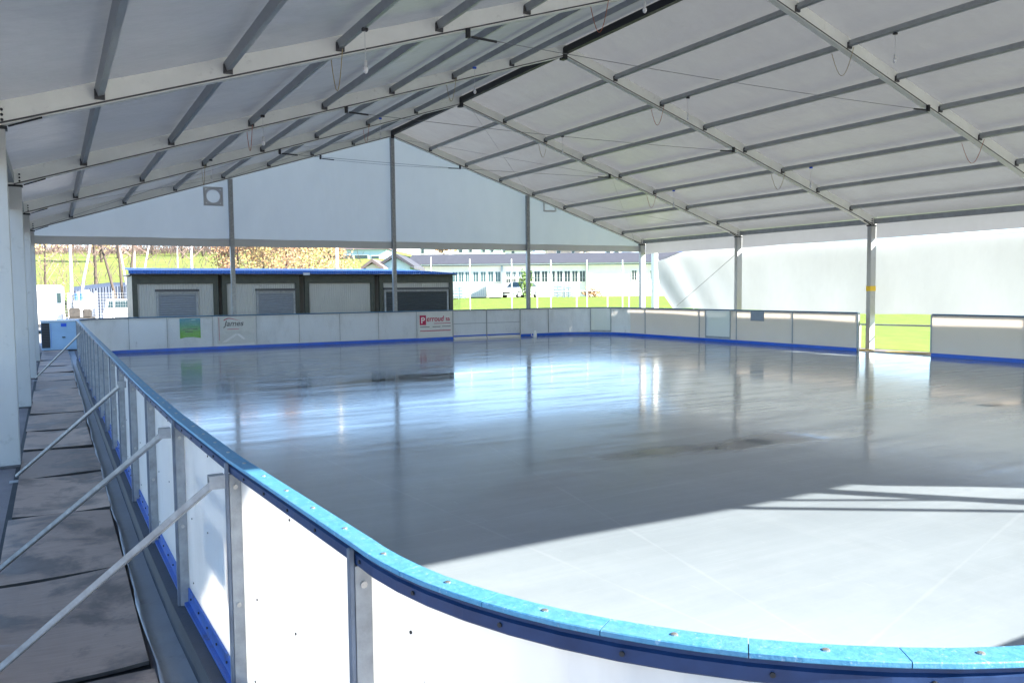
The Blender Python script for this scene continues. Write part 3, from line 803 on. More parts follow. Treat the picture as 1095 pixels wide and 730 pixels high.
# gap on the right: sill, hose, hand rail
g = MB().box(XR+.09, -13.6, GZ+.001, XR+.9, -11.4, -.03)
tag(g.build('sill', 'concrete', bevel=.01), kind='structure')
pts = []
for i in range(90):
    u = i/89; pts.append((9.3+.5*math.sin(u*13)*(.3+u), -9.6-3.6*u+.25*math.cos(u*13), GZ+.03+.01*math.sin(u*40)))
thing_mesh('hose', MB().tube(pts, .022, 8), 'yellow_hose', (9.2, -11, GZ), 'yellow hose lying in coils by the tent column beyond the gap', 'hose', smooth=True)
hr = tag(empty('hand_rail', (10.6, -10.4, GZ)), 'thin grey hand rail with white post across the gap beside the grass', 'rail')
MB().bar((10.6, -9.2, .50), (10.6, -14.2, .56), .045, .045).build('rail', 'purlin_steel', hr)
for yy in (-9.25, -13.9): MB().box(10.57, yy-.03, GZ, 10.63, yy+.03, .475).build('post', 'white_paint', hr)

# big white screen outside on the right
sc_ = tag(empty('screen_sheet', (10.33, -12, GZ)), 'big bright white tarpaulin hanging as a wind screen along the right side of the tent', 'tarpaulin')
def scr(u, v):
    y_ = -.55-24.2*u
    top = 2.94+(-y_-2)*-.007
    if y_ > -2.25: top = 2.95-(y_+2.25)*.20
    bot = .86-.004*abs(y_+2)+.015*math.sin(y_*2.1)
    if y_ > -2.6: y_ -= (v**.8)*max(0, (y_+2.6)/2.05)*.5
    z = top+(bot-top)*v
    f = math.exp(-max(0, -.9-y_)*.8)
    x = 10.34+.03*(1+math.sin(y_*1.1+v*2))+.02*math.sin(y_*2.9)*v+f*.22*math.sin(y_*4.3+v*4+1.5*v*v)*(.3+v)+.10*v*v
    return (x, y_, z)
gridmesh(scr, 160, 18).build('sheet', 'screen_fabric', sc_, smooth=True)
MB().tube([(10.42, -.55, 2.7), (10.42, -2.25, 2.96), (10.42, -12, 2.885), (10.42, -24.7, 2.80)], .008, 6).build('rope', 'wire', sc_)
MB().tube([(10.20, -5.1, 2.9), (10.05, -2.0, .95)], .007, 6).build('guy_rope', 'wire', sc_)
# pole and second post seen past the corner
pl = tag(empty('support_pole', (12.0, 1.6, GZ)), 'tall pale blue grey pole on the grass just right of the far corner column', 'pole')
MB().box(11.9, 1.52, GZ, 12.1, 1.72, 3.3).build('shaft', 'aluminium', pl, bevel=.008)
MB().box(11.8, 1.42, GZ+.001, 12.2, 1.82, GZ+.03).build('base_plate', 'bracket_steel', pl)

# ------------------------------------------------------------------ cabin row behind the tent
cab = tag(empty('kiosk_cabin', (-1.6, 3.0, GZ)), 'long low cream cabin row with dark green frames, roller shutters and blue roof edge', 'cabin')
CY = 3.0
def ribbed(x0, x1, z0, z1, nm='wall_panel'):
    m = MB(); w = .075; n = max(1, int((x1-x0)/w)); w = (x1-x0)/n
    pts = []
    for i in range(n):
        a = x0+i*w
        pts += [(a, 0), (a+w*.5, 0), (a+w*.6, -.018), (a+w*.9, -.018)]
    pts.append((x1, 0))
    vs = [(x, CY+.04+d, z) for z in (z0, z1) for x, d in pts]; k = len(pts)
    return m.add(vs, [(i, i+1, k+i+1, k+i) for i in range(k-1)]).build(nm, 'cladding', cab)
ZT = 2.16
mods = [(-7.46, -4.92), (-4.80, -2.28), (-2.10, .40), (.58, 3.48)]
for (a, b) in mods:
    f = MB()
    f.box(a-.0, CY-.03, GZ, a+.15, CY+.10, ZT); f.box(b-.15, CY-.03, GZ, b, CY+.10, ZT)
    f.box(a+.15, CY-.032, ZT-.27, b-.15, CY+.10, ZT-.002)
    f.box(a+.15, CY-.03, GZ, b-.15, CY+.10, GZ+.14)
    f.build('frame', 'green_steel', cab, bevel=.006)
    MB().box(a+.02, CY+.11, GZ, b-.02, CY+2.4, ZT-.02).build('module_body', 'green_steel' if a < -7 else 'cladding', cab)
ZL = ZT-.27
ribbed(-7.31, -6.78, GZ+.14, ZL); ribbed(-5.54, -5.07, GZ+.14, ZL); ribbed(-6.78, -5.54, 1.72, ZL); ribbed(-6.78, -5.54, GZ+.14, .70)
ribbed(-4.65, -3.72, GZ+.14, ZL); ribbed(-3.72, -2.43, 1.72, ZL); ribbed(-3.72, -2.43, GZ+.14, .70)
ribbed(-1.95, .25, GZ+.14, ZL)
ribbed(.73, 3.33, 1.72, ZL)
def shutter(x0, x1, z0, z1, mat):
    fr = MB(); fr.box(x0, CY-.02, z0, x0+.07, CY+.038, z1); fr.box(x1-.07, CY-.02, z0, x1, CY+.038, z1); fr.box(x0, CY-.02, z1-.001, x1, CY+.038, z1+.075)
    fo = fr.build('shutter_frame', 'galvanised', cab, bevel=.004)
    MB().box(x0-.03, CY-.09, z1+.077, x1+.03, CY+.038, z1+.145).build('hood', 'bracket_steel', fo)
    m = MB(); n = int((z1-z0)/.07); h = (z1-z0)/n
    for i in range(n): m.prism([(x0+.072, CY+.02, z0+i*h), (x0+.072, CY+.001, z0+i*h+.01), (x0+.072, CY+.001, z0+i*h+h*.8), (x0+.072, CY+.02, z0+i*h+h*.98)], (x1-x0-.144, 0, 0))
    m.build('shutter', mat, fo)
shutter(-6.78, -5.54, .70, 1.57, 'shutter_grey')
shutter(-3.72, -2.43, .70, 1.57, 'shutter_grey')
shutter(.76, 3.30, GZ+.14, 1.57, 'shutter_dark')
# roof: corrugated blue edge over a dark gutter
rf = MB().box(-7.52, CY-.20, ZT+.004, 3.54, CY+2.6, ZT+.045).build('roof', 'black_steel', cab)
m = MB(); vs = []; fs = []; N = 480
for i in range(N+1):
    x = -7.56+11.15*i/N; d = .012*math.sin(x*2*math.pi/.076); tap = max(0, (x-2.4)/1.2)
    vs += [(x, CY-.22+d, ZT+.045), (x, CY-.22+d, ZT+.15-.075*tap), (x, CY+2.7, ZT+.30-.2*tap)]
for i in range(N): q = 3*i; fs += [(q, q+3, q+4, q+1), (q+1, q+4, q+5, q+2)]
m.add(vs, fs).build('roof_edge', 'roof_blue', rf)
MB().box(-2.20, CY-.26, ZT+.0, -1.98, CY-.24, ZT+.08).build('roof_lamp', 'offwhite', cab)

# ------------------------------------------------------------------ far background
def vbasis(x, d):
    """empty standing at photo column x, depth d, its local x to the right, its local y away"""
    p = view_xy(x, d); return (p.x, p.y, GZ+gh(x, d)), (-YAW if x > 150 else -.03)
def pz_at(x, y, d): return at(x, y, d).z-GZ-gh(x, d)

# long industrial building
D = 78.
loc, rz = vbasis(590, D)
ib = tag(empty('industrial_building', loc, rz), 'long white industrial building with a band of windows and dark grey roof behind the grass', 'building')
def lx(x): return (x-590)/F_PX*D
ez = pz_at(590, 283, D); rzg = pz_at(590, 272, D+5)
x0, x1 = lx(440), lx(800)
MB().box(x0, 0, 0, x1, 10, ez-.05).build('wall', 'hall_wall', ib)
MB().prism([(x0-.3, -.5, ez), (x1+.3, -.5, ez), (x1+.3, -.5, ez+.12), (x0-.3, -.5, ez+.12)], (0, .3, 0)).build('gutter', 'offwhite', ib)
MB().prism([(x0-.4, -.6, ez+.13), (x0-.4, 5, rzg+.1), (x0-.4, 10.6, ez+.13)], (x1-x0+.8, 0, 0)).build('roof', 'slate', ib)
def win(px0, px1, py0, py1, mat='glass_dark'):
    a, b = lx(px0), lx(px1); z1, z0 = pz_at(590, py0, D), pz_at(590, py1, D)
    fr = MB(); t_ = .05
    fr.box(a, -.06, z0, a+t_, -.005, z1); fr.box(b-t_, -.06, z0, b, -.005, z1); fr.box(a+t_, -.06, z0, b-t_, -.005, z0+t_); fr.box(a+t_, -.06, z1-t_, b-t_, -.005, z1)
    fr.box((a+b)/2-.02, -.05, z0+t_, (a+b)/2+.02, -.034, z1-t_)
    w = fr.build('window', 'white_paint', ib)
    MB().box(a+t_, -.03, z0+t_, b-t_, -.012, z1-t_).build('pane', mat, w)
for a in (484.5, 491, 498, 506.5, 514.5, 522.5, 530): win(a, a+6.2, 289.5, 301, 'glass_pale')
for a in (541.5, 547.5, 555): win(a, a+5.2, 297, 302.5)
for a in (541.5, 547.5, 555): win(a, a+5.2, 289.8, 296.5, 'glass_pale')
for k in range(8): win(563.5+8.05*k, 563.5+8.05*k+6.8, 289.5, 302)
win(675.5, 681.5, 289.5, 301); win(683, 689, 289.5, 301); win(695, 702, 290, 300); win(704.5, 711, 290, 300)
for px in (537.5, 628.5): MB().box(lx(px)-.09, -.2, 0, lx(px)+.09, -.03, ez-.06).build('downpipe', 'rack_grey', ib)
# gabled house at its left end
def house(px, d, wpx, base_y, eave_y, ridge_y, wall, roof, label, depth=8., gable_front=True, wins=(), name='house'):
    loc, rz = vbasis(px, d); o = tag(empty(name, loc, rz), label, 'house')
    w = wpx/F_PX*d/2; ze = pz_at(px, eave_y, d); zr = pz_at(px, ridge_y, d)
    if gable_front:
        MB().prism([(-w, 0, -2), (w, 0, -2), (w, 0, ze), (0, 0, zr-.1), (-w, 0, ze)], (0, depth, 0)).build('wall', wall, o)
        m = MB()
        for s in (-1, 1): m.prism([(s*(w+.35), -.4, ze-.25), (0, -.4, zr), (0, -.4, zr+.25), (s*(w+.35), -.4, ze)], (0, depth+.8, 0))
        m.build('roof', roof, o)
    else:
        MB().box(-w, 0, -2, w, depth, ze).build('wall', wall, o)
        MB().prism([(-w-.4, -.5, ze+.02), (-w-.4, depth/2, zr), (-w-.4, depth+.5, ze+.02)], (2*w+.8, 0, 0)).build('roof', roof, o)
    for (a, y0, b, y1) in wins:
        z1, z0 = pz_at(px, y0, d), pz_at(px, y1, d); xa, xb = (a-px)/F_PX*d, (b-px)/F_PX*d
        fr = MB().box(xa-.08, -.05, z0-.08, xb+.08, -.006, z1+.08).build('window', 'white_paint', o)
        MB().box(xa, -.075, z0, xb, -.052, z1).build('pane', 'glass_dark', fr)
    return o
house(424, 64, 32, 320, 284.5, 274, 'pale_blue', 'slate', 'pale gabled shed with dark verges peeping over the right end of the cabin roof', 7)
house(400, 62, 15, 320, 286, 280.5, 'white_paint', 'tile_brown', 'small white gable with brown roof peeping over the cabin roof beside the centre post', 5)
house(392, 120, 46, 300, 267, 255, 'pale_blue', 'tile_brown', 'pale blue house with a row of wide windows behind the small white gable', 9, False, ((370, 273, 379, 279), (381, 273, 395, 279), (399, 274, 407, 279)))
house(512, 150, 50, 300, 262, 250, 'pale_green', 'tile_brown', 'pale green block of flats showing a strip above the industrial roof', 10, False, ((492, 264, 496, 270), (503, 264, 506, 270), (517, 264, 520, 270), (526, 264, 529, 270)))
house(466, 140, 30, 300, 262, 250, 'white_paint', 'slate', 'white house with small windows between the gabled shed and the green flats', 9, False, ((452, 265, 455, 271), (472, 264, 475, 270)))
house(556, 135, 30, 300, 268, 262, 'white_paint', 'roof_blue', 'white house with dark blue roof left of the right gable post', 9, False, ((548, 268.5, 551, 271),))
house(606, 145, 40, 300, 266, 258, 'sand_wall', 'tile_brown', 'sand coloured house above the roof right of the gable post', 9, False, ((596, 267, 600, 271), (612, 267, 615, 271)))
house(655, 135, 46, 300, 266, 258, 'white_paint', 'slate', 'white house with two dark windows above the right end of the industrial roof', 9, True, ((649, 269, 653, 272), (658, 269, 662, 272)))
house(718, 120, 40, 300, 272, 262, 'pale_blue', 'roof_blue', 'house with bright blue roof seen above the drooping corner of the screen', 9, False, ())

# sports fence on the grass
loc, rz = vbasis(590, 40)
fe = tag(empty('sports_fence', loc, rz), 'tall see-through fence of thin white posts and wires across the grass behind the tent', 'fence')
def fx(x): return (x-590)/F_PX*40
for px, yt in ((462, 277), (503.2, 277), (547.6, 277), (589.4, 278), (628, 278), (665.8, 278), (704, 278), (742, 278)):
    MB().tube([(fx(px), 0, 0), (fx(px), 0, pz_at(px, yt, 40))], .028, 6).build('post', 'white_paint', fe)
for yt in (310.5, 297, 284): MB().bar((fx(440), 0, pz_at(590, yt, 40)), (fx(760), 0, pz_at(590, yt, 40)), .008, .008).build('wire', 'rack_grey', fe)
loc, rz = vbasis(617, 42)
fe2 = tag(empty('low_fence', loc, rz), 'row of short white posts with a thin rail on the grass behind the back boards', 'fence')
for px in (575, 617, 650, 673): MB().box((px-617)/F_PX*42-.03, -.03, 0, (px-617)/F_PX*42+.03, .03, pz_at(px, 308, 42)).build('post', 'white_paint', fe2)
MB().bar(((575-617)/F_PX*42, 0, pz_at(617, 311, 42)), ((673-617)/F_PX*42, 0, pz_at(617, 311, 42)), .02, .03).build('rail', 'white_paint', fe2)

# things standing before the industrial building
def local(px, d, name, label, cat, group=None):
    loc, rz = vbasis(px, d); return tag(empty(name, loc, rz), label, cat, group)
def storage_box(px, d, wpx, ytop, label):
    o = local(px, d, 'storage_container', label, 'container'); w = wpx/F_PX*d; h = pz_at(px, ytop, d)
    MB().box(-w/2, 0, .1, w/2, 3, h).build('body', 'white_paint', o, bevel=.03)
    m = MB()
    for k in range(9): m.box(-w/2+w*(k+.3)/9, -.04, .25, -w/2+w*(k+.6)/9, -.004, h-.2)
    m.build('rib', 'offwhite', o)
    MB().box(-w/2+.1, .1, 0, w/2-.1, 2.9, .095).build('skid', 'bracket_steel', o)
storage_box(511, 72, 20, 302, 'white storage container before the left windows of the industrial building')
storage_box(530, 70, 15, 304, 'smaller white storage container by the grey downpipe of the industrial building')
def rack(px, d, wpx, ytop, label):
    o = local(px, d, 'pallet_cage', label, 'cage', 'metal cages before the industrial building'); w = wpx/F_PX*d; h = pz_at(px, ytop, d)
    for xx in (-w/2, 0, w/2):
        for yy in (0, 1.): MB().bar((xx, yy, 0), (xx, yy, h), .07, .07, (0, 1, 0)).build('upright', 'rack_grey', o)
    k = 5
    for i in range(k+1):
        for yy in (0, 1.): MB().bar((-w/2, yy, .1+(h-.15)*i/k), (w/2, yy, .1+(h-.15)*i/k), .06, .05).build('bar', 'rack_grey', o)
    for i in range(k-1): MB().box(-w/2+.12, .1, .15+(h-.15)*i/k, w/2-.12, .9, .15+(h-.15)*i/k+.45*(h/k)).build('load', 'pale_blue', o)
rack(491, 70, 13, 303, 'grey metal cage with pale loads right beside the cabin end')
rack(597, 70, 12, 302, 'grey metal cage with pale loads just right of the right gable post')
rack(609, 70, 9, 303.5, 'narrow grey metal cage before the middle windows')

def car(px, d, label, paint, yaw=0., L=4.2, W=1.75, H=1.45):
    loc, rz = vbasis(px, d); o = tag(empty('parked_car', loc, rz+yaw), label, 'car')
    # local x along the car
    prof = [(-L/2, .35), (-L/2+.05, .75), (-L/2+.6, .88), (-L/2+1.1, .95), (-L/2+1.75, H-.03), (-L/2+2.9, H), (L/2-.35, .98), (L/2-.02, .85), (L/2, .38), (L/2-.3, .25), (-L/2+.3, .25)]
    MB().prism([(x, -W/2, z) for x, z in prof], (0, W, 0)).build('body', paint, o, bevel=.05)
    for s in (-1, 1):
        MB().prism([(-L/2+1.3, s*(W/2+.004), .97), (-L/2+1.85, s*(W/2+.004), H-.12), (-L/2+2.85, s*(W/2+.004), H-.10), (L/2-.75, s*(W/2+.004), .98)], (0, s*.012, 0)).build('side_window', 'glass_dark', o)
        for xw in (-L/2+.8, L/2-.8):
            wh = MB().tube([(xw, s*(W/2-.2), .31), (xw, s*(W/2+.015), .31)], .31, 18).build('wheel', 'rubber', o)
            MB().tube([(xw, s*(W/2+.016), .31), (xw, s*(W/2+.03), .31)], .19, 14).build('rim', 'rack_grey', wh)
    a, b = Vector((-L/2+1.13, 0, .985)), Vector((-L/2+1.70, 0, H-.07)); nn = Vector((-.7, 0, .72))*.012
    MB().bar(a+nn, b+nn, W-.35, .012, nn).build('windscreen', 'glass_dark', o)
    for s in (-1, 1): MB().box(-L/2-.02, s*.5-.17, .62, -L/2+.12, s*.5+.17, .76).build('headlight', 'print_white', o, bevel=.02)
    MB().box(-L/2-.03, -.4, .38, -L/2+.06, .4, .50).build('grille', 'black_steel', o)
    MB().box(-L/2-.04, -W/2+.1, .25, -L/2+.05, W/2-.1, .37).build('bumper', 'rack_grey', o)
    return o
car(557, 74, 'grey parked car before the industrial building, left of the gable post', 'rack_grey', .9)
car(133, 46, 'white car facing the rink at the left end of the cabin', 'white_paint', 1.45)
# bush by the right gable post
def leaves(mb, c, rx, ry, rz_, n, s, rnd):
    for _ in range(n):
        while True:
            p = Vector((rnd.uniform(-1, 1), rnd.uniform(-1, 1), rnd.uniform(-1, 1)))
            if .15 < p.length < 1: break
        k = 1+.25*math.sin(p.x*7+p.z*5)
        q = Vector(c)+Vector((p.x*rx, p.y*ry, p.z*rz_))*k
        u = Vector((rnd.uniform(-1, 1), rnd.uniform(-1, 1), rnd.uniform(-1, 1))).normalized(); w = u.orthogonal().normalized(); z = s*rnd.uniform(.6, 1.3)
        mb.add([q-u*z, q+w*z*.5, q+u*z, q-w*z*.5], [(0, 1, 2, 3)])
rnd = random.Random(5)
b = local(562.5, 66, 'garden_bush', 'yellow green bush behind the right gable post', 'bush')
m = MB(); leaves(m, (0, 0, 1.2), .55, .55, 1.1, 500, .12, rnd); m.build('foliage', 'leaf_green', b)
m = MB()
for k in range(6): m.tube([(0, 0, 0), (.1*math.cos(k), .1*math.sin(k), .6), (.3*math.cos(k*1.1), .3*math.sin(k*1.1), 1.4)], .03, 5, .012)
m.build('stem', 'bark', b)
b = local(634, 70, 'garden_bush', 'low reddish bush before the blank white wall', 'bush')
m = MB(); leaves(m, (0, 0, .4), 1.0, .4, .45, 300, .12, rnd); m.build('foliage', 'leaf_orange', b)
m = MB()
for k in range(6): m.tube([(.5*math.cos(k), .1, 0), (.6*math.cos(k*1.3), .2*math.sin(k), .6)], .025, 5, .01)
m.build('stem', 'bark', b)
b = local(462, 132, 'garden_bush', 'green and orange tree top before the green flats', 'bush')
m = MB(); leaves(m, (2.5, -6, 8.2), 2.2, 1.2, 1.1, 500, .25, rnd); m.build('foliage', 'leaf_orange', b)
m = MB(); m.tube([(2.5, -6, 0), (2.5, -6, 8)], .15, 6, .06); m.build('stem', 'bark', b)

# left yard: trailer, shed, tank, crate, utility trailer, pole
tr = local(52, 36, 'box_trailer', 'tall white box trailer with a small window at the left behind the tent', 'trailer')
w = 1.15
MB().box(-2.4, 0, .45, (66-52)/F_PX*36, 4.2, pz_at(52, 305, 36)).build('body', 'white_paint', tr, bevel=.04)
xr = (66-52)/F_PX*36
wn = MB().box(xr-.22, -.03, 1.35, xr-.03, -.004, 1.85).build('window', 'rack_grey', tr); MB().box(xr-.20, -.045, 1.38, xr-.05, -.032, 1.82).build('pane', 'glass_dark', wn)
for yy in (1.2, 2.6):
    wh = MB().tube([(xr-.25, yy, .32), (xr+.01, yy, .32)], .32, 16).build('wheel', 'rubber', tr)
MB().box(-2.3, .1, .3, xr-.1, 4.1, .445).build('chassis', 'bracket_steel', tr)
sh = local(112, 56, 'corrugated_shed', 'low pale blue corrugated shed below the green slope', 'shed')
a, b_ = (84-112)/F_PX*56, (140-112)/F_PX*56
z0, z1 = pz_at(84, 311, 56), pz_at(130, 306, 56)
m = MB(); vs = []; fs = []; N = 90
for i in range(N+1):
    u = i/N; x = a+(b_-a)*u; zt = z0+(z1-z0)*min(1, u*1.6)
    vs += [(x, .04*math.sin(i*1.4), 0), (x, .04*math.sin(i*1.4), zt), (x, 3, zt+.3)]
for i in range(N): q = 3*i; fs += [(q, q+3, q+4, q+1), (q+1, q+4, q+5, q+2)]
m.add(vs, fs).build('wall', 'shed_blue', sh)
MB().box(a, .2, 0, b_, 3, z0-.1).build('body', 'rack_grey', sh)
tk = local(94, 46, 'storage_tank', 'white rounded storage tank in front of the corrugated shed', 'tank')
MB().lathe([(.30, .2), (.42, .3), (.44, .6), (.44, 1.4), (.36, 1.75), (.16, 1.9), (.16, 1.98)], (0, 0, 0), 22).build('vessel', 'white_paint', tk, smooth=True)
m = MB()
for k in range(3): m.tube([(.3*math.cos(k*2.1), .3*math.sin(k*2.1), 0), (.3*math.cos(k*2.1), .3*math.sin(k*2.1), .32)], .04, 6)
m.build('leg', 'bracket_steel', tk)
cr_ = local(85.5, 44, 'plastic_crate', 'bright blue plastic crate standing high beside the white tank', 'crate')
MB().box(-.2, 0, 1.42, .2, .4, 1.75).build('bin', 'blue_crate', cr_, bevel=.02)
MB().box(-.22, -.02, 1.75, .22, .42, 1.80).build('rim', 'blue_crate', cr_, bevel=.01)
MB().box(-.25, -.05, 0, .25, .45, 1.415).build('stand', 'offwhite', cr_)
ut = local(88, 36, 'utility_trailer', 'small flat trailer loaded with dark boxes in front of the white tank', 'trailer')
MB().box(-.52, 0, .55, .52, 1.6, .72).build('bed', 'dark_load', ut, bevel=.01)
for (x, s, h) in ((-.28, .22, .42), (.22, .18, .36)): MB().box(x-s, .2, .722, x+s, .8, .722+h).build('box', 'dark_load', ut, bevel=.03)
for s in (-1, 1): MB().tube([(s*.54, .8, .3), (s*.66, .8, .3)], .3, 16).build('wheel', 'rubber', ut)
MB().box(-.54, .75, .27, .54, .85, .33).build('axle', 'bracket_steel', ut)
MB().box(-.4, .7, .33, .4, .9, .548).build('spring', 'bracket_steel', ut)
lp = local(74.5, 40, 'marker_pole', 'thin white pole standing right of the white box trailer', 'pole')
MB().tube([(0, 0, 0), (0, 0, pz_at(74, 313, 40))], .045, 8).build('shaft', 'white_paint', lp)
MB().lathe([(.1, 0), (.1, .04), (.06, .06)], (0, 0, 0), 10).build('foot', 'bracket_steel', lp)
fb = local(104, 42, 'mesh_fence', 'pale wire mesh site fence between the tank and the white car', 'fence')
for k in range(5): MB().tube([(-1.6+.8*k, 0, 0), (-1.6+.8*k, 0, 1.9)], .03, 6).build('post', 'white_paint', fb)
m = MB()
for k in range(12): m.bar((-1.6, .01, .15+.15*k), (1.6, .01, .15+.15*k), .005, .005)
for k in range(28): m.bar((-1.6+3.2*k/27, -.01, .1), (-1.6+3.2*k/27, -.01, 1.85), .004, .004, (0, 1, 0))
m.build('mesh', 'offwhite', fb)

# trees
def tree(name, px, d, h, lean, seed, label, bark='bark', leaf=None, nleaf=0, r=.16, base_z=None, forks=1, crown_from=.35, cat='tree', group=None, lw=.09, spread=.5):
    rnd = random.Random(seed)
    loc, rz = vbasis(px, d); loc = (loc[0], loc[1], base_z if base_z is not None else GZ-.1)
    o = tag(empty(name, loc, rz), label, cat, group)
    tm = MB(); cm = MB(); tips = []
    for fk in range(forks):
        ang = 0 if forks == 1 else (fk-(forks-1)/2)*.16
        pts = [Vector((.12*fk-.06*(forks-1), 0, 0))]; n = 8
        for i in range(1, n+1):
            pts.append(Vector((pts[0].x+(lean+ang)*h*i/n+rnd.uniform(-.05, .05)*h/20, rnd.uniform(-.05, .05)*h/10, h*i/n)))
        tm.tube(pts, r/(1+.25*(forks-1)), 7, r*.18)
        nb = int(26/forks)+6
        for b in range(nb):
            f = crown_from+(1-crown_from)*b/nb; i = f*n; k = min(int(i), n-1); p = pts[k].lerp(pts[k+1], i-k)
            a = rnd.uniform(0, 2*math.pi); L = h*rnd.uniform(.16, .30)*(1.25-f)*spread*2
            dr = Vector((math.cos(a), math.sin(a)*.9, rnd.uniform(.35, .95))).normalized()
            q = p+dr*L*.55+Vector((0, 0, .02*h)); e = q+Vector((dr.x*.6+rnd.uniform(-.3, .3), dr.y*.6, dr.z+rnd.uniform(-.1, .5))).normalized()*L*.5
            cm.tube([p, q, e], r*.30*(1.2-f), 4, r*.05, cap=False)
            for s in range(6):
                g0 = [p, q, e]; u = rnd.uniform(.35, 1.); w0 = p.lerp(q, u*2) if u < .5 else q.lerp(e, u*2-1)
                dd = Vector((rnd.uniform(-1, 1), rnd.uniform(-1, 1), rnd.uniform(-.1, 1.2))).normalized()*L*rnd.uniform(.2, .42)
                e2 = w0+dd+Vector((0, 0, -.06*L)); cm.tube([w0, w0+dd*.6, e2], r*.09, 3, r*.03, cap=False); tips.append(e2)
                for _ in range(2):
                    d3 = Vector((rnd.uniform(-1, 1), rnd.uniform(-1, 1), rnd.uniform(-.6, .9))).normalized()*L*.2
                    w1 = w0+dd*rnd.uniform(.4, 1); cm.tube([w1, w1+d3], r*.05, 3, r*.025, cap=False); tips.append(w1+d3)
    tm.build('trunk', bark, o, smooth=True)
    cm.build('branch', 'twig' if bark != 'birch_bark' else 'twig', o)
    if leaf:
        lm = MB()
        for _ in range(nleaf):
            c = rnd.choice(tips)+Vector((rnd.gauss(0, .25), rnd.gauss(0, .25), rnd.gauss(0, .2)))
            u = Vector((rnd.uniform(-1, 1), rnd.uniform(-1, 1), rnd.uniform(-1, 1))).normalized(); w = u.orthogonal().normalized(); z = lw*rnd.uniform(.6, 1.4)
            lm.add([c-u*z, c+w*z*.6, c+u*z, c-w*z*.6], [(0, 1, 2, 3)])
        lm.build('crown', leaf, o)
    return o
G_ = 'trees behind the tent'
tree('birch_tree', 77.5, 44, 11, .01, 1, 'slim white birch with upright trunk left behind the tent', 'birch_bark', None, 0, .10, group=G_)
tree('birch_tree', 81, 46, 11, .19, 2, 'white birch leaning right beside the upright one', 'birch_bark', None, 0, .09, group=G_)
tree('bare_tree', 104.5, 62, 11, 0., 3, 'single dark bare tree standing before the green slope', 'bark', None, 0, .15, group=G_)
tree('bare_tree', 133, 52, 12, -.04, 4, 'bare tree of several dark trunks by the left end of the cabin roof', 'bark', None, 0, .15, forks=3, group=G_)
tree('birch_tree', 144, 58, 12, .03, 5, 'pale birch clump rising behind the left end of the cabin roof', 'birch_bark', None, 0, .13, forks=3, group=G_)
tree('birch_tree', 192.5, 64, 12, 0., 6, 'very thin pale birch above the cabin, left of the other lone birch', 'birch_bark', None, 0, .07, group=G_)
tree('birch_tree', 207, 60, 12, .005, 7, 'stouter pale birch above the cabin just left of the left gable post', 'birch_bark', None, 0, .13, group=G_)
tree('bare_tree', 50, 68, 12, .02, 8, 'yellowish leafy tree at the far left edge of the back opening', 'bark', 'leaf_yellow', 450, .12, group=G_, crown_from=.12)
for k, (px, d, lf, nm) in enumerate(((258, 50, 'leaf_orange', 'dense orange tree just right of the left gable post'), (284, 56, 'leaf_yellow', 'yellow autumn tree between the two orange ones'), (308, 49, 'leaf_orange', 'orange tree above the middle of the cabin roof'),
                                     (332, 55, 'leaf_yellow', 'thin yellow tree right of the orange tree above the cabin middle'), (352, 60, 'leaf_orange', 'small orange tree left of the pale pole above the cabin'))):
    tree('autumn_tree', px, d, 6.0, .01*(k-2), 20+k, nm, 'bark', lf, 2600, .11, crown_from=.12, group=G_, lw=.075, spread=.8)
tp = local(362, 48, 'flag_pole', 'tall pale pole standing behind the cabin beside the autumn trees', 'pole')
MB().tube([(0, 0, 0), (0, 0, 8)], .085, 10).build('shaft', 'white_paint', tp)
MB().lathe([(.2, 0), (.2, .06), (.1, .1)], (0, 0, 0), 12).build('foot', 'bracket_steel', tp)
rr = random.Random(11)
for k in range(14):
    px = 30+k*17+rr.uniform(-5, 5); d = rr.uniform(118, 150)
    tone = [None, 'leaf_yellow', None, 'leaf_orange'][k % 4]
    pos = ['far left end', 'second from the left', 'third from the left', 'fourth from the left', 'fifth from the left', 'sixth from the left', 'seventh from the left', 'middle', 'seventh from the right', 'sixth from the right', 'fifth from the right', 'fourth from the right', 'third from the right', 'right end'][k]
    kind = {None: 'leafless', 'leaf_yellow': 'yellowing', 'leaf_orange': 'rusty'}[tone]
    tree('hillside_tree', px, d, rr.uniform(5.5, 7.5), rr.uniform(-.03, .03), 40+k, '%s tree on top of the green slope, %s of the row' % (kind, pos), 'bark', tone, 350, .2, base_z=hill_z(d)+GZ-.3, crown_from=.1, group='trees along the top of the slope', lw=.22, spread=.7)
# brush along the top of the slope
m = MB(); rr = random.Random(9)
for _ in range(4300):
    px = rr.uniform(-60, 400); d = rr.uniform(135, 158) if _ < 3900 else rr.uniform(72, 130); p = view_xy(px, d); z = hill_z(d)+GZ
    h = rr.uniform(.6, 3.2); a = Vector((p.x, p.y, z)); u = Vector((rr.uniform(-.7, .7), rr.uniform(-.7, .7), 1)).normalized()
    m.tube([a, a+u*h], .05, 3, .012, cap=False)
tag(m.build('undergrowth', 'twig'), 'brown leafless undergrowth along the top of the green slope', 'undergrowth', kind='stuff')
m = MB(); vs = []
for _ in range(1500):
    px = rr.uniform(60, 140); d = rr.uniform(62, 66); p = view_xy(px, d); z = GZ+rr.uniform(0, 1.7)
    u = Vector((rr.uniform(-1, 1), rr.uniform(-1, 1), rr.uniform(-1, 1))).normalized()*.22; w = u.orthogonal()*.6; c = Vector((p.x, p.y, z))
    m.add([c-u, c+w, c+u, c-w], [(0, 1, 2, 3)])
tag(m.build('hedge', 'leaf_green'), 'dark green hedge at the foot of the slope above the corrugated shed', 'hedge')

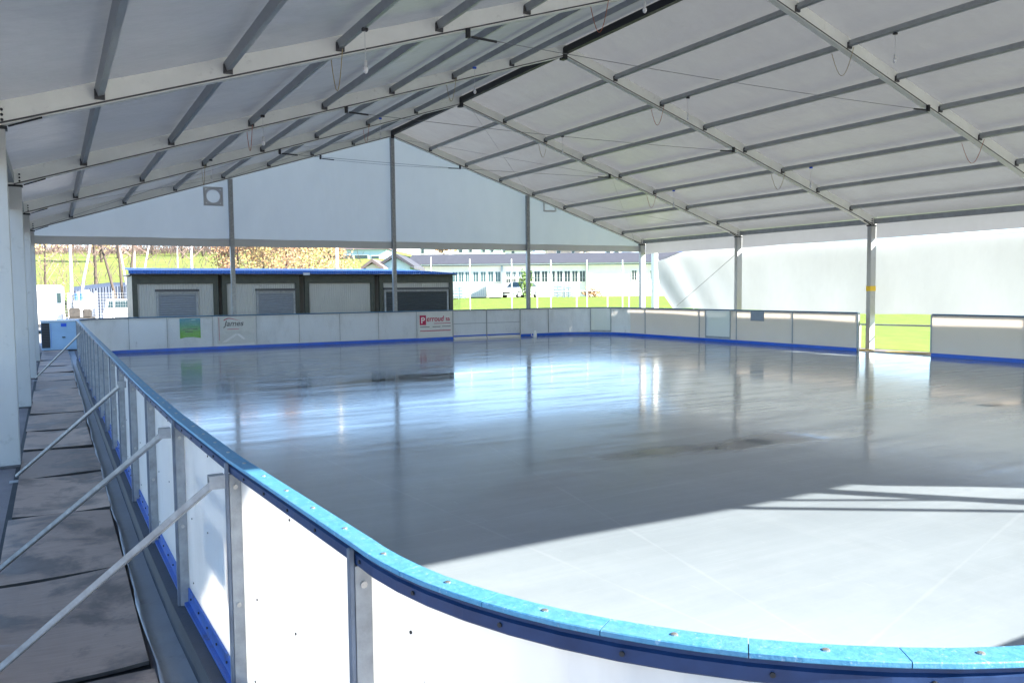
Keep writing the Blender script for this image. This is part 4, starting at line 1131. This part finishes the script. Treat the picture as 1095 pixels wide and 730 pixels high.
# ------------------------------------------------------------------ light, sky, camera
EL, AZ = math.atan2(1, math.hypot(1.37, 1.40)), math.atan2(1.37, -1.40)      # sun stands towards (+1.37, -1.40)
sd = Vector((1.37, -1.40, 1)).normalized()
su = bpy.data.lights.new('sun', 'SUN'); su.energy = 5.0; su.angle = R(.5); su.color = (1, .94, .84)
so = bpy.data.objects.new('sun', su); col.objects.link(so); so.rotation_euler = (-sd).to_track_quat('-Z', 'Y').to_euler(); so.location = (0, -20, 30)
w = bpy.data.worlds.new('World'); scn.world = w; w.use_nodes = True
nt = w.node_tree; bg = nt.nodes['Background']
sky = nt.nodes.new('ShaderNodeTexSky'); sky.sky_type = 'NISHITA'; sky.sun_disc = False
sky.sun_elevation = EL; sky.sun_rotation = math.atan2(sd.x, sd.y)
sky.altitude = 2500; sky.air_density = 1.0; sky.dust_density = 0.; sky.ozone_density = 2.0
nt.links.new(sky.outputs[0], bg.inputs[0]); bg.inputs[1].default_value = .12

cam = bpy.data.cameras.new('camera'); co = bpy.data.objects.new('camera', cam); col.objects.link(co)
cam.sensor_fit = 'HORIZONTAL'; cam.sensor_width = 36; cam.lens = 36*F_PX/1095; cam.clip_start = .05; cam.clip_end = 4000
Mr = Matrix((V_R, V_U, -V_F)).transposed()
co.matrix_world = Matrix.Translation(CAM) @ Mr.to_4x4() @ Matrix.Rotation(-ROLL, 4, 'Z')
scn.camera = co
scn.view_settings.view_transform = 'Standard'; scn.view_settings.look = 'None'; scn.view_settings.gamma = 1
scn.view_settings.use_curve_mapping = False
scn.view_settings.exposure = 2.3
scn.render.engine = 'CYCLES'
cy = scn.cycles
cy.use_denoising = True
try: cy.denoiser = 'OPENIMAGEDENOISE'
except Exception: pass
cy.max_bounces = 9; cy.diffuse_bounces = 6; cy.glossy_bounces = 4; cy.transmission_bounces = 4; cy.transparent_max_bounces = 12
cy.caustics_reflective = True; cy.caustics_refractive = False
cy.blur_glossy = 0.; cy.sample_clamp_indirect = 120; cy.sample_clamp_direct = 0
